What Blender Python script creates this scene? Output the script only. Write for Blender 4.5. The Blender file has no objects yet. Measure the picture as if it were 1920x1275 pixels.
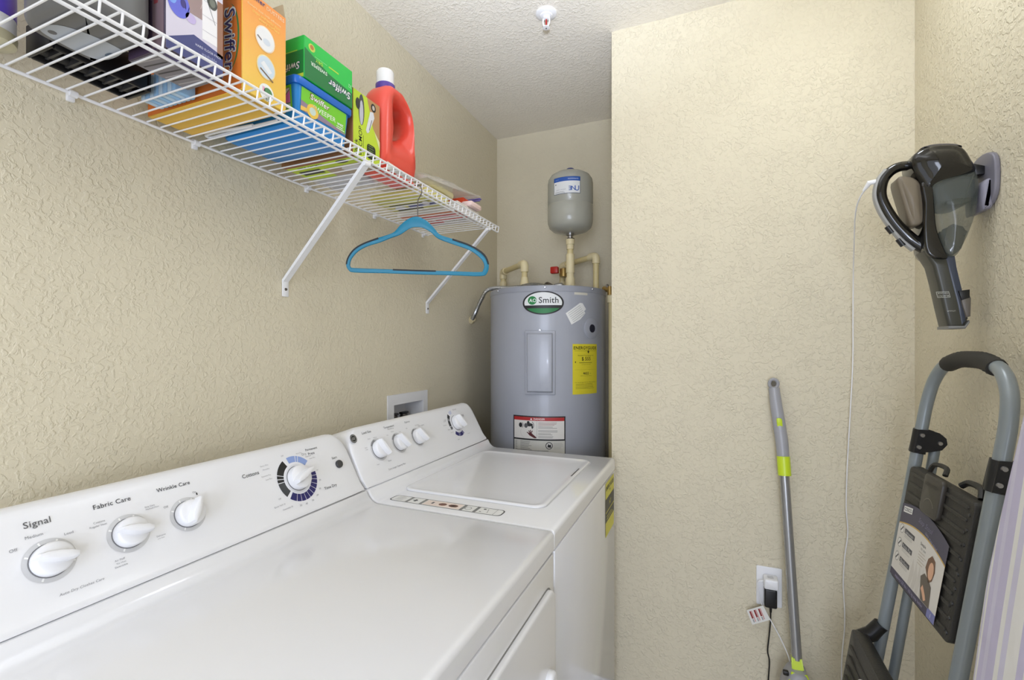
import bpy, bmesh, math, random
from mathutils import Vector, Matrix
random.seed(4)
R_ = math.radians
S = bpy.context.scene
COL = S.collection

# ------------------------------------------------------------------ camera, world, lights
cam_d = bpy.data.cameras.new('camera')
cam_d.sensor_width = 36.0
cam_d.sensor_fit = 'HORIZONTAL'
cam_d.lens = 879.0 / 1920.0 * 36.0
cam_d.shift_y = 12.5 / 1920.0
cam_d.clip_start = 0.02
cam = bpy.data.objects.new('camera', cam_d)
COL.objects.link(cam)
cam.location = (1.07, 0.0, 1.295)
cam.rotation_euler = (R_(90), 0, R_(22.6))
S.camera = cam

world = bpy.data.worlds.new('world')
S.world = world
world.use_nodes = True
world.node_tree.nodes['Background'].inputs[0].default_value = (0.93, 0.98, 1.08, 1)
world.node_tree.nodes['Background'].inputs[1].default_value = 1.2

def lamp(name, kind, loc, power, size, color, rot=(0, 0, 0), size_y=None):
    l = bpy.data.lights.new(name, kind)
    l.energy = power
    l.color = color
    if kind == 'AREA':
        l.size = size
        if size_y:
            l.shape = 'RECTANGLE'
            l.size_y = size_y
    else:
        l.shadow_soft_size = size
    o = bpy.data.objects.new(name, l)
    COL.objects.link(o)
    o.location = loc
    o.rotation_euler = rot
    return o

LIGHT = (0.88, 0.97, 1.18)
LAMP_POS = (1.36, 1.18, 2.437)
lamp('flash_light', 'POINT', (1.18, -0.34, 1.20), 8.0, 0.06, LIGHT)
# added fill: spot aimed up, its ceiling bounce lifts lid, tops and walls
sl = lamp('ceiling_bounce_fill', 'SPOT', (1.12, -0.15, 1.45), 150.0, 0.06, LIGHT)
sl.rotation_euler = Vector((0.80 - 1.12, 0.72 + 0.15, 2.437 - 1.45)).to_track_quat('-Z', 'Y').to_euler()
sl.data.spot_size = R_(62)
sl.data.spot_blend = 0.9
lamp('rear_fill_light', 'AREA', (1.45, -2.7, 1.30), 44.0, 1.2, LIGHT, (R_(90), 0, R_(12)), 1.9)  # added area fill from behind the camera, evens out the deep parts

vs = S.view_settings
vs.view_transform = 'Standard'
vs.look = 'None'
vs.gamma = 1.0
vs.use_curve_mapping = False
vs.exposure = 0.06

# ------------------------------------------------------------------ materials
def lin(c):
    return tuple(((v / 255.0) / 12.92 if v <= 10 else (((v / 255.0) + 0.055) / 1.055) ** 2.4) for v in c)

MATS = {}
def mat(name, rgb, rough=0.5, metal=0.0, vary=0.03, alpha=1.0, coat=0.0, bump=0.0, bscale=200.0, trans=0.0, spec=0.5):
    if name in MATS:
        return MATS[name]
    m = bpy.data.materials.new(name)
    m.use_nodes = True
    nt = m.node_tree
    b = nt.nodes['Principled BSDF']
    c = lin(rgb)
    b.inputs['Roughness'].default_value = rough
    b.inputs['Metallic'].default_value = metal
    b.inputs['Specular IOR Level'].default_value = spec
    if coat:
        b.inputs['Coat Weight'].default_value = coat
        b.inputs['Coat Roughness'].default_value = 0.08
    if alpha < 1:
        b.inputs['Alpha'].default_value = alpha
    if trans:
        b.inputs['Transmission Weight'].default_value = trans
    tc = nt.nodes.new('ShaderNodeTexCoord')
    n = nt.nodes.new('ShaderNodeTexNoise')
    n.inputs['Scale'].default_value = 14.0
    n.inputs['Detail'].default_value = 3.0
    nt.links.new(tc.outputs['Object'], n.inputs['Vector'])
    mx = nt.nodes.new('ShaderNodeMixRGB')
    mx.inputs[1].default_value = tuple(v * (1 - vary) for v in c) + (1,)
    mx.inputs[2].default_value = tuple(min(1, v * (1 + vary)) for v in c) + (1,)
    nt.links.new(n.outputs['Fac'], mx.inputs[0])
    nt.links.new(mx.outputs[0], b.inputs['Base Color'])
    if bump:
        n2 = nt.nodes.new('ShaderNodeTexNoise')
        n2.inputs['Scale'].default_value = bscale
        nt.links.new(tc.outputs['Object'], n2.inputs['Vector'])
        bp = nt.nodes.new('ShaderNodeBump')
        bp.inputs['Strength'].default_value = bump
        bp.inputs['Distance'].default_value = 0.002
        nt.links.new(n2.outputs['Fac'], bp.inputs['Height'])
        nt.links.new(bp.outputs[0], b.inputs['Normal'])
    MATS[name] = m
    return m

def wall_mat(name, rgb, strength=0.5, scale=42.0, dist=0.003):
    m = bpy.data.materials.new(name)
    m.use_nodes = True
    nt = m.node_tree
    L = nt.links.new
    b = nt.nodes['Principled BSDF']
    b.inputs['Roughness'].default_value = 0.75
    b.inputs['Specular IOR Level'].default_value = 0.25
    tc = nt.nodes.new('ShaderNodeTexCoord')
    n0 = nt.nodes.new('ShaderNodeTexNoise')
    n0.inputs['Scale'].default_value = 3.0
    L(tc.outputs['Object'], n0.inputs['Vector'])
    mx = nt.nodes.new('ShaderNodeMixRGB')
    c = lin(rgb)
    mx.inputs[1].default_value = tuple(v * 0.985 for v in c) + (1,)
    mx.inputs[2].default_value = tuple(v * 1.015 for v in c) + (1,)
    L(n0.outputs['Fac'], mx.inputs[0])
    L(mx.outputs[0], b.inputs['Base Color'])
    # knock-down plaster: flattened blobs plus fine grain
    n1 = nt.nodes.new('ShaderNodeTexNoise')
    n1.inputs['Scale'].default_value = scale
    n1.inputs['Detail'].default_value = 3.0
    n1.inputs['Roughness'].default_value = 0.55
    n1.inputs['Distortion'].default_value = 0.6
    L(tc.outputs['Object'], n1.inputs['Vector'])
    rp = nt.nodes.new('ShaderNodeValToRGB')
    rp.color_ramp.elements[0].position = 0.47
    rp.color_ramp.elements[1].position = 0.60
    L(n1.outputs['Fac'], rp.inputs[0])
    n2 = nt.nodes.new('ShaderNodeTexNoise')
    n2.inputs['Scale'].default_value = scale * 4
    n2.inputs['Detail'].default_value = 2.0
    L(tc.outputs['Object'], n2.inputs['Vector'])
    ad = nt.nodes.new('ShaderNodeMath')
    ad.operation = 'MULTIPLY_ADD'
    ad.inputs[1].default_value = 0.25
    L(n2.outputs['Fac'], ad.inputs[0])
    L(rp.outputs[0], ad.inputs[2])
    bp = nt.nodes.new('ShaderNodeBump')
    bp.inputs['Strength'].default_value = strength
    bp.inputs['Distance'].default_value = dist
    n4 = nt.nodes.new('ShaderNodeTexNoise')
    n4.inputs['Scale'].default_value = 14.0
    n4.inputs['Detail'].default_value = 2.0
    L(tc.outputs['Object'], n4.inputs['Vector'])
    mk = nt.nodes.new('ShaderNodeMapRange')
    mk.inputs['From Min'].default_value = 0.38
    mk.inputs['From Max'].default_value = 0.62
    mk.inputs['To Min'].default_value = 0.5
    mk.inputs['To Max'].default_value = 1.0
    L(n4.outputs['Fac'], mk.inputs['Value'])
    mu = nt.nodes.new('ShaderNodeMath')
    mu.operation = 'MULTIPLY'
    L(ad.outputs[0], mu.inputs[0])
    L(mk.outputs[0], mu.inputs[1])
    L(mu.outputs[0], bp.inputs['Height'])
    L(bp.outputs[0], b.inputs['Normal'])
    return m

def emit_mat(name, rgb, strength):
    m = bpy.data.materials.new(name)
    m.use_nodes = True
    nt = m.node_tree
    b = nt.nodes['Principled BSDF']
    b.inputs['Base Color'].default_value = lin(rgb) + (1,)
    b.inputs['Emission Color'].default_value = lin(rgb) + (1,)
    b.inputs['Emission Strength'].default_value = strength
    return m

def ink(rgb):
    return mat('ink_%d_%d_%d' % rgb, rgb, 0.45, vary=0.0)

M_wall = wall_mat('plaster_cream', (219, 210, 186), 0.42, 84.0, 0.0028)
M_wall2 = wall_mat('plaster_cream_heavy', (219, 210, 186), 0.6, 78.0, 0.0030)
M_ceil = wall_mat('plaster_ceiling', (240, 234, 222), 0.5, 80.0, 0.0026)
M_white = mat('enamel_white', (230, 230, 232), 0.16, vary=0.006, coat=0.3)
M_plasw = mat('plastic_white', (234, 234, 236), 0.28, vary=0.008)
M_wire = mat('wire_white', (240, 240, 242), 0.35, vary=0.01)
M_gap = mat('gap_dark', (60, 60, 62), 0.7)
M_greyring = mat('print_grey_ring', (205, 205, 206), 0.35, vary=0.0)
M_heater = mat('heater_grey', (164, 167, 177), 0.32, vary=0.02, coat=0.15)
M_heaterd = mat('heater_grey_cap', (156, 159, 169), 0.34, vary=0.02)
M_tank = mat('tank_grey', (168, 168, 158), 0.25, vary=0.02, coat=0.2)
M_cpvc = mat('cpvc_cream', (220, 203, 150), 0.4, vary=0.03)
M_fit = mat('cpvc_fitting', (228, 214, 172), 0.4, vary=0.03)
M_steel = mat('steel', (180, 180, 182), 0.3, 1.0)
M_dsteel = mat('dark_steel', (105, 100, 95), 0.4, 0.9)
M_black = mat('black_plastic', (16, 16, 18), 0.35)
M_gloss = mat('black_gloss', (15, 14, 13), 0.10, coat=0.4)
M_red = mat('red_plastic', (190, 35, 25), 0.35)

# ------------------------------------------------------------------ mesh helpers
def obj(name, bm, m, parent=None, smooth=38.0, recalc=True, rebase=False):
    if recalc:
        bmesh.ops.recalc_face_normals(bm, faces=bm.faces[:])
    me = bpy.data.meshes.new(name)
    base = None
    if rebase:
        xs = [v.co.x for v in bm.verts]; ys = [v.co.y for v in bm.verts]; zs = [v.co.z for v in bm.verts]
        base = Vector(((min(xs) + max(xs)) / 2, (min(ys) + max(ys)) / 2, min(zs)))
        bmesh.ops.translate(bm, verts=bm.verts[:], vec=-base)
    bm.to_mesh(me)
    bm.free()
    for mm in (m if isinstance(m, (list, tuple)) else [m]):
        me.materials.append(mm)
    if smooth:
        me.polygons.foreach_set('use_smooth', [True] * len(me.polygons))
        me.set_sharp_from_angle(angle=R_(smooth))
    o = bpy.data.objects.new(name, me)
    COL.objects.link(o)
    if base is not None:
        o.location = base
    if parent is not None:
        o.parent = parent
        if parent.type == 'EMPTY':
            o.matrix_parent_inverse = Matrix.LocRotScale(parent.location, parent.rotation_euler, None).inverted()
    return o

def thing(name, label, cat, loc=(0, 0, 0), group=None):
    o = bpy.data.objects.new(name, None)
    COL.objects.link(o)
    o.location = loc
    o.empty_display_size = 0.05
    tag(o, label, cat, group)
    return o

def tag(o, label, cat, group=None):
    o['label'] = label
    o['category'] = cat
    if group:
        o['group'] = group
    return o

def struct(name, bm, m, smooth=0):
    o = obj(name, bm, m, smooth=smooth)
    o['kind'] = 'structure'
    return o

def B():
    return bmesh.new()

def box(bm, x0, x1, y0, y1, z0, z1, bev=0.0, seg=2, mi=0):
    vs_ = [bm.verts.new(p) for p in ((x0, y0, z0), (x1, y0, z0), (x1, y1, z0), (x0, y1, z0), (x0, y0, z1), (x1, y0, z1), (x1, y1, z1), (x0, y1, z1))]
    fs = [bm.faces.new([vs_[i] for i in q]) for q in ((3, 2, 1, 0), (4, 5, 6, 7), (0, 1, 5, 4), (1, 2, 6, 5), (2, 3, 7, 6), (3, 0, 4, 7))]
    for f in fs:
        f.material_index = mi
    if bev:
        es = list({e for f in fs for e in f.edges})
        bmesh.ops.bevel(bm, geom=es, offset=bev, segments=seg, profile=0.5, affect='EDGES')
    return vs_

def frame_of(d):
    d = d.normalized()
    a = Vector((0, 0, 1)) if abs(d.z) < 0.9 else Vector((1, 0, 0))
    u = d.cross(a).normalized()
    return u, d.cross(u).normalized()

def ring_faces(bm, r0, r1):
    n = len(r0)
    for i in range(n):
        bm.faces.new((r0[i], r0[(i + 1) % n], r1[(i + 1) % n], r1[i]))

def tube(bm, pts, r, seg=10, closed=False, caps=True, flat=1.0, up=None):
    pts = [Vector(p) for p in pts]
    n = len(pts)
    rr = r if isinstance(r, (list, tuple)) else [r] * n
    rings = []
    u = None
    for i, p in enumerate(pts):
        if closed:
            d = pts[(i + 1) % n] - pts[i - 1]
        else:
            d = pts[min(i + 1, n - 1)] - pts[max(i - 1, 0)]
        d.normalize()
        if u is None:
            u, v = frame_of(d)
            if up is not None:
                u = Vector(up) - d * Vector(up).dot(d)
                u.normalize()
        else:
            u = u - d * u.dot(d)
            u.normalize()
        v = d.cross(u)
        rings.append([bm.verts.new(p + (u * math.cos(a) + v * math.sin(a) * flat) * rr[i]) for a in [2 * math.pi * k / seg for k in range(seg)]])
    for i in range(n - 1):
        ring_faces(bm, rings[i], rings[i + 1])
    if closed:
        ring_faces(bm, rings[-1], rings[0])
    elif caps:
        bm.faces.new(rings[0][::-1])
        bm.faces.new(rings[-1])
    return rings

def cyl(bm, p0, p1, r0, r1=None, seg=16):
    return tube(bm, [p0, p1], [r0, r0 if r1 is None else r1], seg)

def smooth_path(pts, n=6, closed=False):
    P = [Vector(p) for p in pts]
    out = []
    N = len(P)
    rng = range(N if closed else N - 1)
    for i in rng:
        p0 = P[i - 1] if (closed or i > 0) else P[i] * 2 - P[i + 1]
        p1 = P[i]
        p2 = P[(i + 1) % N]
        p3 = P[(i + 2) % N] if (closed or i + 2 < N) else P[i + 1] * 2 - P[i]
        for k in range(n):
            t = k / n
            out.append(0.5 * ((2 * p1) + (p2 - p0) * t + (2 * p0 - 5 * p1 + 4 * p2 - p3) * t * t + (3 * p1 - p0 - 3 * p2 + p3) * t ** 3))
    if not closed:
        out.append(P[-1])
    return out

def elbow_path(pts, r=0.02, n=5):
    """polyline with rounded corners"""
    P = [Vector(p) for p in pts]
    out = [P[0]]
    for i in range(1, len(P) - 1):
        a = (P[i - 1] - P[i]); b = (P[i + 1] - P[i])
        rr = min(r, a.length * 0.48, b.length * 0.48)
        a.normalize(); b.normalize()
        s, e = P[i] + a * rr, P[i] + b * rr
        for k in range(n + 1):
            t = k / n
            out.append(s * (1 - t) ** 2 + P[i] * 2 * t * (1 - t) + e * t * t)
    out.append(P[-1])
    return out

def lathe(bm, prof, c, seg=32, axis='Z', sx=1.0, sy=1.0):
    rings = []
    for r, h in prof:
        ring = []
        for k in range(seg):
            a = 2 * math.pi * k / seg
            x, y = r * math.cos(a) * sx, r * math.sin(a) * sy
            if axis == 'Z':
                q = (c[0] + x, c[1] + y, c[2] + h)
            elif axis == 'X':
                q = (c[0] + h, c[1] + x, c[2] + y)
            else:
                q = (c[0] + x, c[1] + h, c[2] + y)
            ring.append(bm.verts.new(q))
        rings.append(ring)
    for i in range(len(rings) - 1):
        ring_faces(bm, rings[i], rings[i + 1])
    bm.faces.new(rings[0][::-1])
    bm.faces.new(rings[-1])

def loft(bm, rings, cap=True):
    rs = [[bm.verts.new(p) for p in r] for r in rings]
    for i in range(len(rs) - 1):
        ring_faces(bm, rs[i], rs[i + 1])
    if cap:
        bm.faces.new(rs[0][::-1])
        bm.faces.new(rs[-1])
    return rs

def resample(poly, n):
    P = [Vector(p) for p in poly]
    L = [0]
    for i in range(len(P)):
        L.append(L[-1] + (P[(i + 1) % len(P)] - P[i]).length)
    out = []
    for k in range(n):
        t = L[-1] * k / n
        i = max(j for j in range(len(P)) if L[j] <= t + 1e-9)
        s = (t - L[i]) / max(1e-9, L[i + 1] - L[i])
        out.append(P[i].lerp(P[(i + 1) % len(P)], s))
    return out

def inset_poly(poly, d):
    """offset a 2-D polygon inward by d (counter-clockwise or clockwise)"""
    n = len(poly)
    A = sum(poly[i][0] * poly[(i + 1) % n][1] - poly[(i + 1) % n][0] * poly[i][1] for i in range(n))
    sg = 1 if A > 0 else -1
    out = []
    for i in range(n):
        p0, p1, p2 = Vector(poly[i - 1][:2]), Vector(poly[i][:2]), Vector(poly[(i + 1) % n][:2])
        e0 = (p1 - p0).normalized(); e1 = (p2 - p1).normalized()
        n0 = Vector((-e0.y, e0.x)) * sg; n1 = Vector((-e1.y, e1.x)) * sg
        m = (n0 + n1)
        if m.length < 1e-6:
            m = n0
        m.normalize()
        k = 1.0 / max(0.5, m.dot(n0))
        out.append(p1 + m * d * k)
    return out

def pillow(bm, poly, f, h, edge, steps=4, dome=0.0):
    """solid from an outline: rounded rim of radius edge, thickness 2h; f(x, y, w) places it"""
    lay = [(-h + edge * (1 - math.cos(math.pi / 2 * k / steps)), edge * (1 - math.sin(math.pi / 2 * k / steps))) for k in range(steps + 1)]
    full = lay + [(-w, i) for w, i in reversed(lay)]
    rings = [[(p[0], p[1], w) for p in inset_poly(poly, i)] for w, i in full]
    if dome:
        def dm(ring, sg):
            n_ = len(ring)
            cx, cy_ = sum(p[0] for p in ring) / n_, sum(p[1] for p in ring) / n_
            return [[(p[0] + (cx - p[0]) * k, p[1] + (cy_ - p[1]) * k, p[2] + sg * dome * b) for p in ring] for k, b in ((0.12, 0.3), (0.35, 0.65), (0.65, 0.92), (0.95, 1.0))]
        rings = dm(rings[0], -1)[::-1] + rings + dm(rings[-1], 1)
    loft(bm, [[f(*q) for q in r] for r in rings])

def rrect(x0, x1, y0, y1, r, n=5):
    out = []
    for cx, cy, a0 in ((x1 - r, y1 - r, 0), (x0 + r, y1 - r, 90), (x0 + r, y0 + r, 180), (x1 - r, y0 + r, 270)):
        for k in range(n + 1):
            a = R_(a0 + 90 * k / n)
            out.append((cx + r * math.cos(a), cy + r * math.sin(a)))
    return out

# ------------------------------------------------------------------ flat print (lettering, label art)
TXT = {}
def text_mesh(s, bold=0.0, shear=0.0):
    key = (s, bold, shear)
    if key in TXT:
        return TXT[key]
    cu = bpy.data.curves.new('t', 'FONT')
    cu.body = s
    cu.size = 1.0
    cu.shear = shear
    cu.offset = bold * 0.6
    cu.space_character = 1.06
    cu.resolution_u = 3
    o = bpy.data.objects.new('t', cu)
    COL.objects.link(o)
    dg = bpy.context.evaluated_depsgraph_get()
    e = o.evaluated_get(dg)
    me = e.to_mesh()
    V = [(v.co.x, v.co.y) for v in me.vertices]
    F = [tuple(p.vertices) for p in me.polygons]
    e.to_mesh_clear()
    bpy.data.objects.remove(o)
    bpy.data.curves.remove(cu)
    TXT[key] = (V, F)
    return TXT[key]

class Print:
    def __init__(self):
        self.it = []
    def poly(self, pts, col, l=0):
        self.it.append(([tuple(p[:2]) for p in pts], [tuple(range(len(pts)))], col, l)); return self
    def rect(self, x0, y0, x1, y1, col, l=0):
        return self.poly([(x0, y0), (x1, y0), (x1, y1), (x0, y1)], col, l)
    def ell(self, cx, cy, rx, ry, col, l=0, n=28, a0=0, a1=360):
        return self.poly([(cx + rx * math.cos(R_(a0 + (a1 - a0) * k / n)), cy + ry * math.sin(R_(a0 + (a1 - a0) * k / n))) for k in range(n if a1 - a0 >= 360 else n + 1)], col, l)
    def arc(self, cx, cy, r0, r1, a0, a1, col, l=0, n=None):
        n = n or max(2, int(abs(a1 - a0) / 6))
        V, F = [], []
        for k in range(n + 1):
            a = R_(a0 + (a1 - a0) * k / n)
            V += [(cx + r0 * math.cos(a), cy + r0 * math.sin(a)), (cx + r1 * math.cos(a), cy + r1 * math.sin(a))]
        for k in range(n):
            F.append((2 * k, 2 * k + 1, 2 * k + 3, 2 * k + 2))
        self.it.append((V, F, col, l)); return self
    def frame(self, x0, y0, x1, y1, w, col, l=1):
        self.rect(x0, y0, x1, y0 + w, col, l).rect(x0, y1 - w, x1, y1, col, l)
        return self.rect(x0, y0 + w, x0 + w, y1 - w, col, l).rect(x1 - w, y0 + w, x1, y1 - w, col, l)
    def line(self, p, q, w, col, l=1):
        d = (Vector(q) - Vector(p)).normalized(); nn = Vector((-d.y, d.x)) * w / 2
        p, q = Vector(p), Vector(q)
        return self.poly([p + nn, p - nn, q - nn, q + nn], col, l)
    def text(self, s, x, y, col, width=None, size=None, l=2, al='c', rot=0.0, bold=0.0, shear=0.0, mirror=False):
        V, F = text_mesh(s, bold, shear)
        x0 = min(v[0] for v in V); x1 = max(v[0] for v in V)
        k = size if size else width / (x1 - x0)
        ox = {'c': (x0 + x1) / 2, 'l': x0, 'r': x1}[al]
        ca, sa = math.cos(R_(rot)), math.sin(R_(rot))
        W = []
        for a, b in V:
            a, b = (a - ox) * k * (-1 if mirror else 1), (b - 0.34) * k
            W.append((x + a * ca - b * sa, y + a * sa + b * ca))
        self.it.append((W, F, col, l)); return self
    def lines(self, x0, x1, y, n, pitch, w, col, l=1, seed=1):
        rnd = random.Random(seed)
        for k in range(n):
            self.rect(x0, y - k * pitch, x0 + (x1 - x0) * rnd.uniform(0.7, 1.0), y - k * pitch + w, col, l)
        return self
    def clusters(self, name, f, parent, centres, h0=0.0004):
        parts = [Print() for _ in centres]
        for it in self.it:
            V = it[0]
            cx, cy_ = sum(v[0] for v in V) / len(V), sum(v[1] for v in V) / len(V)
            k = min(range(len(centres)), key=lambda i: (centres[i][0] - cx) ** 2 + (centres[i][1] - cy_) ** 2)
            parts[k].it.append(it)
        for q in parts:
            if q.it:
                q.build(name, f, parent, h0)
    def build(self, name, f, parent, h0=0.0005, dh=0.00025, cut=None, backing=None):
        bm = B()
        cols = []
        for V, F, c, l in self.it:
            if c not in cols:
                cols.append(c)
            vs_ = [bm.verts.new((a, b, h0 + dh * l)) for a, b in V]
            for q in F:
                try:
                    fc = bm.faces.new([vs_[i] for i in q])
                    fc.material_index = cols.index(c)
                except ValueError:
                    pass
        if cut:
            us = [v.co.x for v in bm.verts]
            k = math.floor(min(us) / cut)
            while k * cut < max(us):
                bmesh.ops.bisect_plane(bm, geom=bm.verts[:] + bm.edges[:] + bm.faces[:], plane_co=(k * cut, 0, 0), plane_no=(1, 0, 0))
                k += 1
        for v in bm.verts:
            v.co = f(v.co.x, v.co.y, v.co.z)
        return obj(name, bm, [ink(c) for c in cols], parent, smooth=0, recalc=False)

K = (25, 25, 27)
DG = (90, 90, 92)
W_ = (244, 244, 242)
NAVY = (38, 34, 100)

# ------------------------------------------------------------------ room shell
XR = 1.628      # right wall
YF = 1.71       # wall facing the camera
YB = 2.356      # back of the heater alcove
XA = 0.75       # alcove edge
ZC = 2.437      # ceiling
Y0 = -0.95      # wall behind the camera

bm = B(); box(bm, -0.1, XR + 0.1, Y0 - 0.1, YB + 0.1, -0.08, 0.0)
floor = struct('floor', bm, mat('tile_beige', (222, 214, 200), 0.35, vary=0.06))
bm = B(); box(bm, -0.1, XR + 0.1, Y0 - 0.1, YB + 0.1, ZC, ZC + 0.08)
struct('ceiling', bm, M_ceil)
# left wall with the opening for the laundry outlet box
OY0, OY1, OZ0, OZ1 = 1.425, 1.625, 0.93, 1.082
bm = B()
for (a, b, c, d) in ((Y0 - 0.1, OY0, 0, ZC), (OY1, YB + 0.1, 0, ZC), (OY0, OY1, 0, OZ0), (OY0, OY1, OZ1, ZC)):
    box(bm, -0.1, 0.0, a, b, c, d)
bmesh.ops.remove_doubles(bm, verts=bm.verts[:], dist=1e-5)
struct('wall_left', bm, M_wall)
bm = B(); box(bm, 0.0, XA + 0.1, YB, YB + 0.1, 0, ZC)
struct('wall_back', bm, M_wall)
bm = B(); box(bm, XA, XR + 0.1, YF, YB, 0, ZC)
struct('wall_front', bm, M_wall2)
bm = B(); box(bm, XR, XR + 0.1, Y0 - 0.1, YF, 0, ZC)
struct('wall_right', bm, M_wall2)
bm = B()
box(bm, 0.0, 0.07, Y0 - 0.1, Y0, 0, ZC); box(bm, 1.56, XR, Y0 - 0.1, Y0, 0, ZC); box(bm, 0.07, 1.56, Y0 - 0.1, Y0, 2.25, ZC)
struct('wall_rear', bm, M_wall)
def baseboard(name, x0, x1, y0, y1):
    bm = B(); box(bm, x0, x1, y0, y1, 0.0, 0.09, 0.004)
    struct(name, bm, M_plasw)
baseboard('baseboard_front', XA + 0.001, XR - 0.013, YF - 0.012, YF)
baseboard('baseboard_right', XR - 0.012, XR, Y0, YF)
bm = B()
box(bm, 0.01, 0.07, Y0, Y0 + 0.015, 0, 2.31, 0.003); box(bm, 1.56, 1.614, Y0, Y0 + 0.015, 0, 2.31, 0.003); box(bm, 0.07, 1.56, Y0, Y0 + 0.015, 2.25, 2.31, 0.003)
struct('trim_1', bm, M_plasw)

# ceiling lamp (just out of frame above)
t = thing('ceiling_lamp', 'flush round white glass ceiling lamp in the laundry room', 'lamp', (LAMP_POS[0], LAMP_POS[1], LAMP_POS[2]))
bm = B(); lathe(bm, [(0.125, 0.0), (0.125, -0.022), (0.118, -0.026)], LAMP_POS, 40); obj('base_pan', bm, M_plasw, t)
bm = B(); lathe(bm, [(0.112, -0.024), (0.114, -0.05), (0.098, -0.078), (0.06, -0.096), (0.006, -0.103)], LAMP_POS, 40)
obj('glass_shade', bm, emit_mat('lamp_glow', (240, 247, 255), 18.0), t)

# ------------------------------------------------------------------ washer and dryer
ZT = 0.915
CA = Vector((0.286, 0, 0.957)); CD = Vector((-0.4411, 0, 0.8975)); CN = Vector((0.8975, 0, 0.4411))
def con(y, tt, h=0.0):
    p = CA + CD * tt + CN * h
    return Vector((p.x, y, p.z))

def console_mesh(y0, y1):
    # (x, z) section, front bottom -> top -> back bottom
    front = [(0.2955, 0.944), (0.2950, 0.9475), (0.2915, 0.9525)] + [(CA.x + CD.x * q, CA.z + CD.z * q) for q in (0.004, 0.02, 0.04, 0.06, 0.08, 0.1, 0.12)] + [(0.2295, 1.0705), (0.2255, 1.0765), (0.219, 1.0805), (0.210, 1.0815)]
    back = [(0.10, 1.045), (0.085, 1.03), (0.085, 0.944)]
    zb, ztop = 0.944, 1.0815
    rings = []
    n = 9
    ry, rz = 0.045, 0.062
    ds = [ry * (1 - math.cos(math.pi / 2 * k / n)) for k in range(n + 1)]
    ys = [y0 + d for d in ds] + [y1 - d for d in reversed(ds)]
    def fx(z):
        for (xa, za), (xb, zb_) in zip(front, front[1:]):
            if za <= z <= zb_:
                return xa + (xb - xa) * (z - za) / max(1e-9, zb_ - za)
        return front[-1][0]
    for i, y in enumerate(ys):
        d = min(y - y0, y1 - y)
        q = 1 - min(1.0, d / ry)
        drop = rz * (1 - math.sqrt(max(0.0, 1 - q * q)))
        k = (ztop - drop - zb) / (ztop - zb)
        ring = []
        for x, z in front:
            z2 = zb + (z - zb) * k
            ring.append((fx(z2) if k > 0.999 else (fx(z2) * 0.75 + 0.25 * x) - 0.002 * q, y, z2))
        for x, z in back:
            ring.append((x, y, zb + (z - zb) * k))
        rings.append(ring)
    bm = B()
    loft(bm, rings)
    return bm

def machine_top(y0, y1):
    """flat top with a rolled front edge and a cove rising to the console"""
    xf = 0.778
    front = [(xf - 0.003, 0.8745), (xf, 0.8755), (xf + 0.0005, 0.880), (xf + 0.0005, 0.9045), (xf + 0.0005, 0.9058), (xf - 0.0008, 0.9105), (xf - 0.0042, 0.9140), (xf - 0.009, ZT), (xf - 0.012, ZT)]
    rear = [(0.337, ZT), (0.326, 0.9165), (0.316, 0.9215), (0.307, 0.930), (0.300, 0.9425), (0.10, 0.9425), (0.10, 0.874)]
    prof = front + rear
    bm = B()
    r = 0.006
    sec = []
    for d, dz in ((0.0, -0.006), (0.0018, -0.0018), (0.006, 0.0)):
        sec.append((d, dz))
    ys = [(y0 + d, dz) for d, dz in sec] + [(y1 - d, dz) for d, dz in reversed(sec)]
    rings = [[(x, y, z + (dz if z > 0.89 else 0)) for x, z in prof] for y, dz in ys]
    loft(bm, rings)
    return bm

def knob(parent, y, tt, r, ang, h=0.017, ring=None):
    """dial: skirt, cap and a raised grip blade; ang in the panel plane"""
    bm = B()
    prof = [(r * 1.0, 0.0012), (r, h * 0.72), (r * 0.96, h * 0.9), (r * 0.86, h), (r * 0.3, h * 1.04)]
    rings = []
    for rr, hh in prof:
        rings.append([con(y + rr * math.cos(a), tt + rr * math.sin(a), hh) for a in [2 * math.pi * k / 36 for k in range(36)]])
    loft(bm, rings)
    kb = obj('knob', bm, M_plasw, parent)
    ca, sa = math.cos(R_(ang)), math.sin(R_(ang))
    def loc(a, b, hh):
        return con(y + a * ca - b * sa, tt + a * sa + b * ca, hh)
    L = r * 0.98
    o0 = [(-L, 0.18 * r), (-L * 0.6, 0.34 * r), (0, 0.38 * r), (L * 0.6, 0.30 * r), (L * 1.08, 0.10 * r), (L * 1.08, -0.10 * r), (L * 0.6, -0.30 * r), (0, -0.38 * r), (-L * 0.6, -0.34 * r), (-L, -0.18 * r)]
    bm = B()
    loft(bm, [[loc(a, b, h * 0.7) for a, b in o0], [loc(a * 0.98, b * 0.86, h * 1.5) for a, b in o0], [loc(a * 0.93, b * 0.62, h * 1.78) for a, b in o0], [loc(a * 0.8, b * 0.3, h * 1.85) for a, b in o0]])
    obj('grip', bm, M_plasw, kb)
    # dark disc, shade painted in as a thin gap round the skirt
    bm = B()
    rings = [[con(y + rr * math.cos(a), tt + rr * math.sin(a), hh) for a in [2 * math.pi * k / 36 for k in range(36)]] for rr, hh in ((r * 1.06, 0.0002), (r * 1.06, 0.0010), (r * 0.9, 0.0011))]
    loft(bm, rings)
    obj('collar', bm, mat('knob_gap_shade', (120, 120, 122), 0.5), kb)
    return kb

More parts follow.
